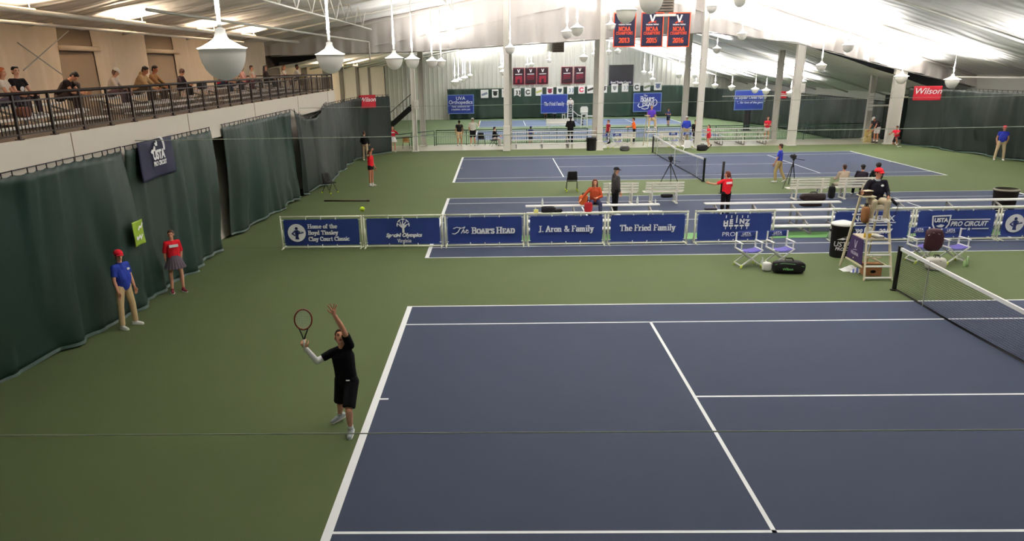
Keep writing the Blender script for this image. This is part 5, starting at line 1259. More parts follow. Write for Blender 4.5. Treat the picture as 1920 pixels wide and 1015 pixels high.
person('person in a red top and white shorts just left of the lone white column', joints(1.7, fem=True, armL=((-.2, .2, -1), (.5, .6, .1)), armR=((.2, .2, -1), (-.4, .7, .2))), (wkx(1435.5, 43.6)[0]-.02, 43.6), -100, top=(196, 40, 60), bottom=(226, 224, 220), blen=.2, hair='brown', vox=.02)
person('player in a dark top, white shorts and white cap bending behind the right column', joints(1.84, spine=(0, .75, 1), head=(0, .9, 1), armL=((-.1, .5, -1), (.1, .5, -.9)), armR=((.1, .3, -1), (-.1, .4, -.6)), legL=((-.1, .2, -1), (-.03, -.05, -1)), legR=((.12, .1, -1), (.04, -.1, -1))), (at(1643, 268, z=0).x-.1, 41.6), 200, top=(46, 36, 44), bottom=(216, 210, 206), blen=.4, cap=(228, 226, 222), hair='brown', vox=.018, skin=1, socks=(235, 235, 235), longsock=.1, shoes=(40, 40, 44))
person('ball kid in a red top crouching at the foot of the thick right column', joints(1.62, spine=(0, .35, 1), armL=((-.2, .8, -.6), (.2, .9, -.1)), armR=((.2, .8, -.6), (-.2, .9, -.1)), legL=((-.2, 1, -.05), (-.05, -.45, -1)), legR=((.2, .25, -1), (.05, -1, -.2)), footR=(.1, .3, -1)), G(1680, 274), 215, top=(208, 34, 60), bottom=(40, 34, 38), blen=.4, hair='black', vox=.018, print_=('front', 'badge'), skin=1)
person('man in a red cap, blue polo shirt and khakis by the right curtain', joints(1.82, legL=((-.16, .02, -1), (-.08, 0, -1)), legR=((.16, .02, -1), (.1, .05, -1)), armL=((-.25, -.1, -1), (.2, -.05, -1)), armR=((.25, -.1, -1), (-.2, -.05, -1))), (17.35, 31.4), -112, top=(48, 58, 160), bottom=(206, 184, 150), cap=(190, 40, 56), hair='brown', vox=.016, belly=.05, collar=(48, 58, 160), hem=-.03)
person('man in a blue polo shirt and khakis walking away beside the second tripod', joints(1.76, armL=((-.2, .2, -1), (.0, .4, -1)), armR=((.2, -.1, -1), (.0, .3, -1)), legL=((-.08, .3, -1), (-.02, -.1, -1)), legR=((.08, -.2, -1), (.02, -.55, -1)), footR=(.1, 1, -.5)), G(1462, 342), 150, top=(58, 70, 186), bottom=(178, 156, 110), hair='brown', vox=.015, sleeve=.75, hem=-.02)
person('player in dark blue walking on the lower court in front of the far curtain', joints(1.86, armL=((-.3, .3, -1), (.4, .8, .2)), armR=((.3, .3, -1), (-.4, .8, .2)), legL=((-.1, .3, -1), (-.02, -.1, -1)), legR=((.1, -.25, -1), (.02, -.4, -1)), look=(.2, 1, -.2)), G(1253, 236, z=FZ), 230, z=FZ, top=(48, 54, 92), bottom=(26, 30, 46), blen=.42, hair='brown', vox=.02, shoes=(30, 30, 36))
# umpire on the near ladder chair
UX, UY, US = .02, 8.12, 1.80
person('umpire in a red cap and black top seated on the tall ladder chair', sit(H=1.78, spine=(.0, .0, 1), armL=((-.25, .45, -1), (.3, .9, -.25)), armR=((.5, .25, -.8), (.35, .8, .05)), legL=((-.14, 1, .1), (-.04, -.2, -1)), legR=((.18, 1, .1), (.03, -.2, -1)), look=(-.45, 1, -.12), head=(0, .1, 1)), (UX, UY), -92, seat=US, anchor='pel', top=(26, 24, 32), sleeve=1.9, bottom=(200, 186, 158), cap=(226, 48, 56), hair='brown', vox=.011, belly=.05, print_=('front', 'badge'), collar=(180, 190, 200), hem=-.03, shoes=(226, 226, 224))
# spectators at the near bleachers
def bz_pt(u, y): return (at(u, 380, y=y).x, y)
person('woman in an orange sweater sitting on the white bleacher with bags beside her', sit(H=1.68, fem=True, spine=(.03, .12, 1), armR=((.75, .35, -.75), (.55, .5, -.6)), armL=((-.3, .35, -1), (.75, .7, -.1)), legL=((-.16, 1, .0), (-.05, -.02, -1)), legR=((.2, 1, .0), (.06, -.02, -1)), look=(.15, 1, 0)), bz_pt(1115, 14.91), -92, seat=.75, anchor='pel', top=(158, 66, 40), sleeve=1.85, bottom=(52, 54, 76), hair='auburn', hstyle='long', vox=.012, belly=.03, shoes=(50, 48, 50))
person('man in a black cap and dark hooded vest standing behind the white bleacher', joints(1.76, armL=((-.2, .0, -1), (.05, .3, -1)), armR=((.2, .0, -1), (.0, .3, -1)), look=(.1, 1, 0)), bz_pt(1152.5, 16.9), 15, top=(58, 56, 56), jacket=True, sleeve=1.95, bottom=(18, 17, 20), cap=(20, 22, 28), hair='grey', vox=.013, hem=.1, print_=None, belly=.04)
person('woman in a red tee with a back print pointing with her arm behind the bleacher', joints(1.68, fem=True, armL=((-.9, .5, -.5), (-.6, 1, .1)), armR=((.2, .1, -1), (-.1, .5, -.8)), look=(-.5, 1, .1)), (at(1357, 409, z=0).x, 16.0), 110, top=(214, 36, 48), sleeve=.8, bottom=(24, 22, 24), hair='auburn', hstyle='pony', vox=.012, skin=0, print_=('back', 'bar'), hem=.05)
B4 = (at(1603, 375, z=0).x, 19.9)
person('person in a beige top seated on the rightmost white bench, back turned', sit(H=1.66, spine=(0, .1, 1)), (at(1580, 350, y=20.15).x, 20.15), 92, seat=.45, anchor='pel', top=(176, 160, 140), sleeve=1.9, bottom=(180, 170, 150), hair='brown', vox=.014)
person('person in a black top and cap seated on the rightmost white bench, back turned', sit(H=1.64, spine=(.15, .25, 1)), (at(1611, 350, y=20.15).x, 20.15), 75, seat=.45, anchor='pel', top=(36, 30, 38), sleeve=1.9, bottom=(30, 30, 36), cap=(24, 22, 24), hair='black', vox=.014)
person('person with big dark hair seated on the bench behind the umpire', sit(H=1.72, spine=(0, .1, 1)), (at(1637, 350, y=20.2).x+.12, 20.2), 90, seat=.45, anchor='pel', top=(34, 40, 38), sleeve=1.9, bottom=(30, 30, 36), hair='black', hstyle='fluffy', vox=.014)
# spectators on the balcony (rows face the court)
BX = -21.44; BSEAT = 4.67; BL = ((-.13, .9, .32), (-.03, .06, -1)), ((.13, .9, .32), (.03, .06, -1))
def spect(label, u, v, x=BX, seat=BSEAT, face=0, **k):
    pose = {q: k.pop(q) for q in list(k) if q in ('H', 'spine', 'head', 'look', 'armL', 'armR', 'fem', 'twist', 'legL', 'legR')}
    pose.setdefault('legL', BL[0]); pose.setdefault('legR', BL[1])
    y = at(u, v, x=x).y
    return person(label, sit(**pose), (x, y), face, seat=seat, anchor='pel', **{**dict(vox=.014, bottom=(40, 40, 52)), **k})
LAPL, LAPR = ((-.15, .5, -1), (.35, .9, -.15)), ((.15, .5, -1), (-.35, .9, -.15))
spect('spectator with ginger hair and a white top at the left edge of the photo', 4, 186, H=1.7, fem=True, spine=(0, .2, 1), armL=LAPL, armR=LAPR, top=(226, 214, 200), hair='ginger', hstyle='bob', bottom=(60, 56, 70), face=10)
spect('spectator in a black tee with a white print, dark tousled hair', 34, 183, H=1.74, spine=(0, .14, 1), armL=LAPL, armR=LAPR, top=(24, 20, 22), hair='black', bottom=(62, 52, 56), print_=('front', 'logo'), skin=2, look=(.35, 1, -.05), face=-12, vox=.012)
spect('man in a black polo hunched forward over his backpack', 112, 181, H=1.8, spine=(0, .75, 1), head=(0, 1.1, .7), look=(0, .7, -.8), armL=((-.1, .5, -.9), (.25, .9, -.15)), armR=((.1, .5, -.9), (-.25, .9, -.15)), top=(28, 20, 20), hair='black', bottom=(48, 36, 34), belly=.06, shoes=(230, 230, 228), face=8)
spect('spectator in a white cap and pale grey top with long dark hair', 207, 172, H=1.7, fem=True, spine=(0, .4, 1), head=(0, .5, 1), armL=LAPL, armR=LAPR, top=(202, 186, 172), sleeve=1.9, cap=(232, 222, 212), hair='brown', hstyle='bob', bottom=(60, 44, 48), face=5)
spect('big man in a tan hooded top leaning on his knees by the balcony rail', 258, 170, H=1.84, spine=(0, .55, 1), head=(0, .6, 1), armL=((-.1, .7, -.8), (.3, .9, -.5)), armR=((.1, .7, -.8), (-.3, .9, -.5)), top=(186, 152, 112), jacket=True, sleeve=1.9, hair='black', bottom=(66, 52, 42), skin=1, belly=.06, vox=.014)
spect('man in a brown long sleeved top leaning forward beside the man in the hooded top', 283, 168, H=1.8, spine=(0, .35, 1), head=(0, .4, 1), armL=((-.1, .7, -.8), (.3, .9, -.5)), armR=((.1, .7, -.8), (-.3, .9, -.5)), top=(148, 108, 72), sleeve=1.9, hair='black', bottom=(70, 58, 46), skin=1)
spect('child with tousled brown hair in a dark waistcoat looking down', 338, 166, H=1.5, spine=(0, .2, 1), head=(0, .5, 1), look=(0, .8, -.6), armL=LAPL, armR=LAPR, top=(44, 32, 36), hair='brown', hstyle='fluffy', bottom=(24, 20, 24), sleeve=1.6)
spect('spectator in a bright red top below the biggest pendant lamp', 414, 168, H=1.72, spine=(0, .5, 1), head=(0, .6, 1), armL=LAPL, armR=LAPR, top=(222, 44, 62), sleeve=1.5, hair='brown', bottom=(38, 46, 70))
spect('spectator in a beige top right of the one in bright red', 438, 165, H=1.6, spine=(0, .3, 1), armL=LAPL, armR=LAPR, top=(200, 170, 140), sleeve=1.8, hair='brown', bottom=(50, 46, 54))
spect('spectator with a pink and white top half behind the biggest lamp', 455, 150, H=1.7, fem=True, armL=LAPL, armR=LAPR, top=(214, 160, 150), sleeve=1.6, hair='auburn', hstyle='long', bottom=(80, 40, 50))
spect('spectator in a grey sleeveless top with short brown hair', 473, 148, H=1.68, armL=LAPL, armR=LAPR, top=(196, 180, 166), sleeve=.3, hair='brown', bottom=(70, 64, 70), vox=.016)
spect('spectator with long dark hair in a dark top among the far balcony group', 498, 146, H=1.7, fem=True, armL=LAPL, armR=LAPR, top=(44, 34, 34), sleeve=1.9, hair='black', hstyle='long', bottom=(26, 24, 28), vox=.016)
spect('spectator with long brown hair and a white tee at the far balcony', 531, 145, H=1.7, fem=True, spine=(0, .15, 1), armL=LAPL, armR=LAPR, top=(230, 220, 208), hair='brown', hstyle='long', bottom=(150, 120, 100), vox=.016, look=(.3, 1, 0))
spect('spectator with a white long sleeved top last along the balcony', 553, 141, H=1.78, spine=(0, .3, 1), armL=LAPL, armR=((.1, .7, -.8), (-.1, .9, -.3)), top=(226, 216, 204), sleeve=1.9, hair='black', bottom=(60, 50, 48), skin=3, vox=.016)
# ================================================================== furniture and props
# white slatted benches facing the middle court (backs to the viewer)
def bench(label, u0, u1, y, group='white park benches between the courts', back=True):
    x0, x1 = at(u0, 372, y=y).x, at(u1, 372, y=y).x; w = x1-x0
    t = thing('park_bench', label, 'bench', ((x0+x1)/2, y, 0), 0, group)
    for k in range(4):
        mb = MB(); mb.box((0, -.03-.012*k, .52+.105*k), (w, .022, .07)); mb.build('back_slat', BENCHW, t, bevel=.006)
    for k in range(4):
        mb = MB(); mb.box((-.03, .10+.105*k, .44), (w+.02, .08, .03)); mb.build('seat_slat', BENCHW, t, bevel=.006)
    for s in (-1, 1):
        mb = MB(); mb.beam((s*w*.32, -.02, 0), (s*w*.32, -.09, .86), .09, .05); mb.beam((s*w*.32, .44, 0), (s*w*.32, .38, .43), .07, .05); mb.box((s*w*.32, .2, .405), (.07, .44, .04)); mb.box((s*w*.32, .18, .02), (.10, .62, .04)); mb.build('leg_frame', BENCHW, t, bevel=.006)
    return t
bench('white park bench behind the standing man in the black cap', 1130, 1196, 19.3)
bench('white park bench in front of the first tripod', 1209, 1281, 19.3)
bench('white park bench in front of the second tripod', 1478, 1551, 19.7)
bench('white park bench with people seated on it, left of the umpire', 1568, 1642, 19.75)
bench('white bench on the walkway behind the far director chairs', 1147, 1187, 42.9, 'white benches on the walkway')
bench('white bench on the walkway right of the far umpire chair', 1228, 1265, 43.2, 'white benches on the walkway')
p = at(1050, 243, z=FZ)
t = thing('court_bench', 'small white bench on the lower court below the one line blue banner', 'bench', (p.x, p.y, FZ))
mb = MB(); mb.box((0, 0, .48), (3.0, .5, .06)); mb.build('seat', BENCHW, t); mb = MB(); mb.box((0, .22, .85), (3.0, .05, .5)); mb.build('backrest', BENCHW, t)
for s in (-1, 1):
    mb = MB(); mb.box((s*1.2, 0, .23), (.12, .45, .46)); mb.build('leg', BENCHW, t)
# folding director chairs
SEATB = mat('seat_periwinkle', (92, 84, 158), .7); FOOTY = mat('foot_yellow', (206, 222, 96), .6)
def director_proto():
    t = thing('director_chair', 'x', 'chair')
    w, d = .29, .22
    for sy in (-1, 1):
        for sx in (-1, 1):
            mb = MB(); mb.beam((sx*w, sy*d, .06), (-sx*w, sy*d, .47), .03, .03, (0, 1, 0)); mb.build('leg', WHITE, t)
            mb = MB(); mb.cone((sx*(w+.01), sy*d, 0), (sx*(w-.03), sy*d, .09), .028, .026, 10); mb.build('foot_tip', FOOTY, t, smooth=True)
    mb = MB()
    for sx in (-1, 1): mb.box((sx*w, 0, .48), (.045, .50, .03)); mb.box((sx*w, 0, .07), (.03, .44, .03))
    mb.build('side_rails', WHITE, t, bevel=.004)
    mb = MB(); mb.grid(lambda i, j: V(((i-.5)*2*w, (j-.5)*.42, .485-.05*sin(pi*i))), 10, 4); s = mb.build('seat', SEATB, t, smooth=True); so = s.modifiers.new('thickness', 'SOLIDIFY'); so.thickness = .01
    for sx in (-1, 1):
        mb = MB(); mb.box((sx*w, .22, .70), (.035, .035, .44)); mb.build('back_post', WHITE, t, bevel=.004); mb = MB(); mb.box((sx*w, -.16, .58), (.03, .03, .18)); mb.build('arm_post', WHITE, t, bevel=.004)
        mb = MB(); mb.box((sx*w, .01, .68), (.06, .46, .025)); mb.build('armrest', WHITE, t, bevel=.006)
    mb = MB(); mb.grid(lambda i, j: V(((i-.5)*2*(w+.02), .245+.02*sin(pi*i), .755+.17*j)), 10, 4); b = mb.build('backrest', BANB, t, smooth=True); so = b.modifiers.new('thickness', 'SOLIDIFY'); so.thickness = .008
    mb = MB(); put_text(mb, 'USTA', (0, .232, .86), XA, ZA, .10, shear=.2, bold=.003); mb.build('lettering', INK, b); mb = MB(); put_text(mb, 'PRO CIRCUIT', (0, .232, .80), XA, ZA, .05); mb.build('lettering', INK, b)
    return t
DC = director_proto()
def dchair(first_, loc, rz, label, group): 
    o = DC if first_ else clone(DC, loc, rz); o.location = loc; o.rotation_euler = (0, 0, rz); o['label'] = label; o['group'] = group; return o
dchair(True, (*G(1401, 499), 0), RD(8), 'white director chair at the left end of the near pair, blue backrest', 'director chairs on the near court')
dchair(False, (*G(1459, 497), 0), RD(8), 'white director chair behind the black racket bag', 'director chairs on the near court')
dchair(False, (*G(1724, 491), 0), RD(8), 'white director chair behind the net post, dark bag on it', 'director chairs on the near court')
dchair(False, (*G(1783, 493), 0), RD(8), 'white director chair at the right behind the net band', 'director chairs on the near court')
for u, v, lab in [(1132, 278, 'white director chair in front of the white column by the bin'), (1157, 278, 'white director chair right of the white column by the bin'), (1262, 276, 'white director chair left of the pair behind the far net'), (1289, 276, 'white director chair with a blue back behind the far net')]:
    dchair(False, (*G(u, v), 0), RD(0), lab, 'director chairs beside the far court')
# ladder chairs of the umpires
WOOD = mat('wood_painted', (206, 196, 168), .5, noise=.06); PURP = mat('panel_purple', (58, 40, 84), .5, noise=.05)
def umpire_chair(label, loc, rz, h=1.75, big=True):
    t = thing('umpire_chair', label, 'chair', loc, rz)
    b, tp = .34, .24
    fy0, fy1, by1, by0 = -.80, -.22, .26, .80
    for s in (-1, 1):
        mb = MB(); mb.beam((s*b, fy0, 0), (s*tp, fy1, h+.05), .045, .06); mb.build('front_rail', WOOD, t, bevel=.005)
        mb = MB(); mb.beam((s*b*1.02, by0, 0), (s*tp, by1, h+.55), .045, .06); mb.build('rear_leg', WOOD, t, bevel=.005)
    for k in range(7):
        f = (.03+.155*k); mb = MB(); x = b+(tp-b)*f; mb.box((0, fy0+(fy1-fy0)*f-.01, (h+.05)*f+.02), (2*x, .07, .035)); mb.build('rung', WHITE if k < 6 else WOOD, t, bevel=.004)
    mb = MB(); mb.box((0, .02, h), (.52, .52, .05)); mb.build('seat', WOOD, t, bevel=.008)
    mb = MB(); mb.box((0, .30, h+.38), (.5, .04, .28)); mb.build('backrest', WOOD, t, bevel=.008)
    for s in (-1, 1):
        mb = MB(); mb.box((s*.27, .02, h+.27), (.07, .5, .03)); mb.box((s*.27, -.2, h+.14), (.035, .035, .26)); mb.build('armrest', WOOD, t, bevel=.006)
    mb = MB(); mb.box((-.33, -.18, h+.33), (.34, .46, .025)); mb.build('writing_desk', WOOD, t, bevel=.006)
    mb = MB(); mb.box((0, 0, .98), (.62, .72, .03)); mb.build('shelf', WOOD, t, bevel=.004)
    mb = MB(); mb.box((0, .0, .42), (.74, .03, .03)); mb.box((-.33, 0, .3), (.03, 1.1, .035)); mb.box((.33, 0, .3), (.03, 1.1, .035)); mb.build('brace', WOOD, t)
    if big:
        mb = MB()
        mb.prism([(-.52, .35), (.50, .35), (.34, .98), (-.42, .98)], (-.345, 0, 0), (0, 1, 0), (0, 0, 1), .018); s = mb.build('side_panel', PURP, t)
        mb = MB(); X = V((0, -1, 0)); o = (-.348, -.02, .72)
        flat(mb, [(-.1, .17), (-.05, .17), (0, .02), (.05, .17), (.1, .17), (.03, -.04), (-.03, -.04)], o, X, ZA); stroke(mb, [(-.12, -.1), (.12, -.06)], .018, o, X, ZA); put_text(mb, 'VIRGINIA', (-.352, -.02, .54), X, ZA, .12, bold=.003); mb.build('lettering', mat('panel_print', (196, 186, 200), .6), s)
    return t
UC = umpire_chair('tall pale wooden umpire ladder chair with a purple side panel', (.03, 8.08, 0), RD(-2))
p = at(1217, 283, z=0)
umpire_chair('white umpire ladder chair at the far net, official seated on it', (at(1219, 280, y=41.5).x, 41.5, 0), 0, 1.7, False)
person('far umpire in a purple top and khakis on the ladder chair at the far net', sit(H=1.78, legL=((-.2, 1, -.2), (-.05, .1, -1)), legR=((.2, 1, -.2), (.05, .1, -1))), (at(1218, 280, y=41.52).x, 41.52), -92, seat=1.72, anchor='pel', top=(74, 50, 150), bottom=(190, 166, 130), hair='grey', vox=.018, sleeve=.9)
# lower hall: white umpire stands
def stand_chair(label, u, v, top, z=FZ):
    p = at(u, v, z=z); t = thing('umpire_stand', label, 'chair', (p.x, p.y, z))
    mb = MB()
    for sx in (-1, 1):
        for sy in (-1, 1): mb.beam((sx*.35, sy*.4, 0), (sx*.28, sy*.28, top), .06, .06)
    for k in range(5): mb.box((0, -.4+.03*k, .25+.3*k), (.66, .05, .05))
    mb.build('ladder_frame', WHITE, t); mb = MB(); mb.box((0, 0, top), (.7, .7, .06)); mb.build('seat', WHITE, t)
    mb = MB(); mb.prism([(-.42, 0), (.42, 0), (.42, .5), (.3, .66), (-.3, .66), (-.42, .5)], (0, .32, top+.1), (1, 0, 0), (0, 0, 1), .05); mb.build('backrest', WHITE, t)
    return t, p
t, p = stand_chair('white umpire stand on the lower court left of the grey column', 1095, 240, 1.5)
mb = MB(); mb.box((.95, 0, 1.25), (1.7, .5, .12)); mb.build('side_table', WHITE, t)
t, p = stand_chair('white umpire stand at the lower net, white clad official on it', 1069, 226, 1.7)
person('official in white seated on the stand behind the lower court net', sit(H=1.75), (p.x, p.y-.05), -90, seat=FZ+1.75, anchor='pel', top=(236, 236, 234), bottom=(60, 60, 70), cap=(240, 240, 240), vox=.022)
for u, lab, tp_, bt in [(1021, 'spectator in orange seated under the left end of the one line blue banner', (190, 100, 60), (60, 50, 46)), (1038, 'spectator in white seated under the middle of the one line blue banner', (220, 222, 222), (30, 30, 34)), (1055, 'spectator in black and white seated under the right end of the one line blue banner', (30, 30, 32), (220, 220, 220))]:
    p = at(u, 221.5, z=FZ); st = thing('stool', 'low dark stool under the '+lab.split(' seated')[0], 'stool', (p.x, 93.0, FZ)); mb = MB(); mb.cone((0, 0, .36), (0, 0, .42), .2, .2, 12); mb.build('seat', BLK, st)
    mb = MB()
    for a in range(4): mb.cone((.15*cos(a*pi/2), .15*sin(a*pi/2), 0), (.12*cos(a*pi/2), .12*sin(a*pi/2), .37), .02, .02, 6)
    mb.build('legs', BLK, st)
    person(lab, sit(H=1.75), (p.x, 93.0), -90, seat=FZ+.42, anchor='pel', top=tp_, bottom=bt, vox=.024, sleeve=1.5)
# bins
def bin_(label, loc, r, h, liner, text=False):
    t = thing('trash_bin', label, 'bin', loc)
    mb = MB(); mb.lathe([(0, .0), (r*.86, .0), (r*.9, .04), (r*.98, h*.9), (r*1.03, h*.92), (r*1.03, h), (r*.93, h), (r*.9, h*.6), (0, h*.6)], seg=28); s = mb.build('barrel', BLKF, t, smooth=True)
    mb = MB()
    for k in (-1, 1): mb.box((k*r*1.04, 0, h*.8), (.05, .16, .05))
    mb.build('handle', BLKF, t)
    if liner:
        mb = MB(); mb.lathe([(r*.97, h*.95), (r*1.07, h*.97), (r*1.05, h+.02), (r*.8, h+.05), (r*.3, h+.09), (0, h+.1)], seg=28); mb.build('lid', WHITE, t, smooth=True)
    if text:
        mb = MB(); a0 = RD(-105)
        for txt, z, sz in (('USTA', h*.42, .2), ('PRO C', h*.28, .12)):
            vs, fs = text_mesh(txt, sz, shear=.1, bold=.004)
            mb.add([((r*.965+.012)*cos(a0+x/r), (r*.965+.012)*sin(a0+x/r), z+y) for x, y, _ in vs], fs); mb.build('lettering', INK, s); mb = MB()
        vs = [(-.16, .0), (-.05, .05), (.1, .1), (.2, .08), (.1, .04), (0, 0)]; mb.add([((r*.97+.012)*cos(a0+x/r), (r*.97+.012)*sin(a0+x/r), h*.56+y) for x, y in vs], [tuple(range(6))])
        mb.build('lettering', INK, s)
    return t
p = G(1577, 482); bin_('black bin with a white lid and circuit lettering left of the umpire chair', (p[0]-.02, p[1]+.1, 0), .30, .95, True, True)
p = G(1114, 281); bin_('plain black bin at the end of the far low bleacher', (p[0]-.24, p[1]-.35, 0), .32, .80, False)
# black folding chairs
def folding(label, loc, rz, m=BLK, feet=False, h=.46, sm=BLKF):
    t = thing('folding_chair', label, 'chair', loc, rz); w = .22
    for s in (-1, 1):
        mb = MB(); mb.path([(s*w*1.12, -.26, 0), (s*w, .0, h), (s*w*.9, .2, .86)], .012, 6); mb.build('leg', m, t); mb = MB(); mb.path([(s*w*1.12, .26, 0), (s*w, .05, h-.03)], .012, 6); mb.build('leg', m, t)
        if feet:
            for y in (-.26, .26):
                mb = MB(); mb.ell((s*w*1.12, y, .033), (.036,)*3, None, 10, 7); mb.build('ball_foot', BALL, t, smooth=True)
    mb = MB(); mb.box((0, 0, h), (.44, .42, .04)); mb.build('seat', sm, t, bevel=.012)
    mb = MB(); mb.grid(lambda i, j: V(((i-.5)*(.44-.1*j*j), .13+.09*j+.03*sin(pi*i), h+.05+.38*j)), 8, 6); b = mb.build('backrest', sm, t, smooth=True); so = b.modifiers.new('thickness', 'SOLIDIFY'); so.thickness = .03
    return t
folding('black chair with tennis balls on its feet left of the woman in orange', (*G(1072, 358), 0), RD(180), feet=True)
folding('empty dark chair between two people at the walkway railing', (*wkx(903, 44.2), 0), RD(170), RAILG)
folding('dark chair under the seated woman beside the padded column', (*wkx(926, 43.6), 0), RD(-70), h=.41)
folding('dark folding chair in front of the loose left curtain', (*G(619, 362), 0), RD(60), feet=True)
folding('tan wooden chair beside the first white column on the left', (*wkx(762, 42.6), 0), RD(180), BLK, sm=mat('chair_tan', (176, 138, 88), .5))
# toppled white chair
t = thing('plastic_chair', 'white plastic chair tipped on its side at the foot of the column', 'chair', (*G(1286, 281), .0), RD(20))
mb = MB(); mb.prism([(-.25, 0), (.25, 0), (.22, .5), (-.22, .5)], (0, -.2, .12), (1, 0, 0), (0, .25, .97), .03); mb.build('seat', WHITE, t, bevel=.01); mb = MB(); mb.prism([(-.24, 0), (.24, 0), (.2, .5), (-.2, .5)], (0, -.16, .14), (1, .1, 0), (0, 1, .2), .03); mb.build('backrest', WHITE, t, bevel=.01)
for a, b in (((-.22, -.2, .6), (-.5, -.5, .25)), ((.22, -.2, .6), (.5, -.5, .02)), ((-.22, -.15, .2), (-.5, -.5, .02)), ((.22, -.15, .15), (.55, -.1, .02))):
    mb = MB(); mb.cone(a, b, .025, .018, 8); mb.build('leg', WHITE, t)
# tripods with cameras
def tripod(label, loc, legs, h=1.25):
    t = thing('camera_tripod', label, 'tripod', loc)
    for q in legs:
        mb = MB(); mb.path([(0, 0, h-.12), V(q)*.5+V((0, 0, (h-.12)*.5)), q], [.022, .02, .014], 8); mb.build('leg', BLK, t)
    mb = MB(); mb.cone((0, 0, h-.35), (0, 0, h), .02, .02, 8); mb.ell((0, 0, h-.02), (.06, .06, .05), None, 10, 7); mb.build('head', BLK, t, smooth=True)
    mb = MB(); mb.box((0, .05, h+.10), (.15, .32, .17)); mb.box((0, 0, h+.21), (.04, .16, .04)); c = mb.build('camera', BLKF, t, bevel=.02)
    mb = MB(); mb.cone((0, .2, h+.1), (0, .34, h+.1), .06, .07, 14); mb.build('lens', BLK, c, smooth=True); mb = MB(); mb.cone((.02, -.05, h+.02), (.38, -.28, h-.02), .012, .012, 6); mb.build('pan_handle', BLK, t)
    return t
tripod('black camera tripod behind the second white bench', (*G(1255, 347), 0), [(-.45, .1, 0), (.0, -.35, 0), (.45, .1, 0)], 1.1)
tripod('black camera tripod with one leg stretched out, behind the third bench', (*G(1483, 347), 0), [(-.75, -1.1, 0), (-.05, .2, 0), (.22, .15, 0)], 1.15)
# bags, bottles, towels
def bag(label, loc, rz, size, m, name='sports_bag', parts=(), cat='bag', seed=0):
    t = thing(name, label, cat, loc, rz); L_, w, h = size
    mb = MB(); r = random.Random(seed)
    def fn(i, j):
        a = 2*pi*i; q = -pi/2+pi*j; c = abs(cos(q))**.45; sgn = lambda x: (abs(x)**.6)*(1 if x > 0 else -1)
        b = 1+.06*sin(a*3+seed)*cos(q*4)
        return V((sgn(cos(a))*c*L_/2*b, sgn(sin(a))*c*w/2*b, h/2+sgn(sin(q))*h/2))
    mb.grid(fn, 28, 14); mb.build('bag_body', m, t, smooth=True)
    for p in parts: p(t, L_, w, h)
    return t
def handles(col=BLK):
    def f(t, L_, w, h):
        mb = MB()
        for s in (-1, 1): mb.path([(-.13*L_, s*w*.2, h*.92), (-.1*L_, s*w*.15, h*1.18), (.1*L_, s*w*.15, h*1.18), (.13*L_, s*w*.2, h*.92)], .012, 6)
        mb.build('handle', col, t)
    return f
def stripe(m, txt=None):
    def f(t, L_, w, h):
        mb = MB(); mb.path([(-.45*L_, -w*.36, h*.72), (-.2*L_, -w*.44, h*.86), (.15*L_, -w*.46, h*.8), (.44*L_, -w*.36, h*.6)], .008, 6)
        if txt: put_text(mb, txt, (-.05*L_, -w*.515, h*.42), XA, ZA, h*.28, bold=.002)
        mb.build('trim', m, t)
    return f
GREY = mat('bag_grey', (150, 152, 150), .6); LIMEP = mat('print_green', (120, 190, 110), .6)
bag('black racket bag with green print lying before the director chairs', (*G(1477, 512), 0), RD(-8), (.84, .34, .34), BLKF, 'racket_bag', (handles(), stripe(GREY), stripe(LIMEP, 'Wilson')), seed=1)
bag('crumpled white bag at the left end of the black racket bag', (*G(1437, 508), 0), 0, (.24, .2, .24), mat('bag_white', (222, 222, 216), .6), 'plastic_bag', (), seed=2)
def bottle(label, loc, h=.24, m=None, cap_m=WHITE):
    t = thing('water_bottle', label, 'bottle', loc); r = h*.15
    mb = MB(); mb.lathe([(0, 0), (r, 0), (r*1.02, h*.1), (r, h*.6), (r*.9, h*.72), (r*.42, h*.86), (r*.42, h*.93)], seg=16); mb.build('bottle_body', m or mat('bottle_clear', (214, 222, 214), .2), t, smooth=True)
    mb = MB(); mb.cone((0, 0, h*.92), (0, 0, h), r*.5, r*.5, 12); mb.build('cap', cap_m, t); return t
bottle('clear water bottle between the two left director chairs', (*G(1428, 501), 0), .27)
bottle('pale green drink bottle beside the rightmost director chair', (*G(1812, 499), 0), .27, mat('bottle_green', (176, 206, 150), .3))
bottle('second pale bottle standing close to the rightmost director chair', (*G(1807, 500.5), 0), .2, mat('bottle_green', (176, 206, 150), .3), mat('cap_lime', (200, 220, 90), .5))
p = at(1744, 478, y=8.7); bag('maroon and black racket bag standing on the chair behind the net', (p.x-.02, 8.62, .455), RD(-6), (.44, .3, .60), mat('bag_maroon', (52, 26, 34), .6, noise=.1), 'racket_bag', (stripe(WHITE),), seed=3)
p = G(1752, 506); bag('white and grey bag with dark straps on the floor behind the net', (p[0], p[1], 0), RD(-10), (.5, .34, .34), mat('bag_pale', (206, 202, 192), .6, noise=.2, nscale=6), 'sports_bag', (handles(BLKF), stripe(BLKF)), seed=4)
p = G(1594, 507); t = thing('towel', 'white towel heaped on the floor left of the umpire chair', 'towel', (p[0], p[1], 0))
mb = MB(); mb.grid(lambda i, j: V(((i-.5)*.5, (j-.5)*.32, .12*sin(pi*i)*sin(pi*j)+.025*sin(i*17+j*9)*sin(pi*i)*sin(pi*j)+.004)), 30, 20); mb.build('cloth', WHITE, t, smooth=True)
p = G(1608, 510); t = thing('towel', 'blue and white striped towel at the foot of the umpire chair', 'towel', (p[0]-.02, p[1]-.02, 0), RD(-20))
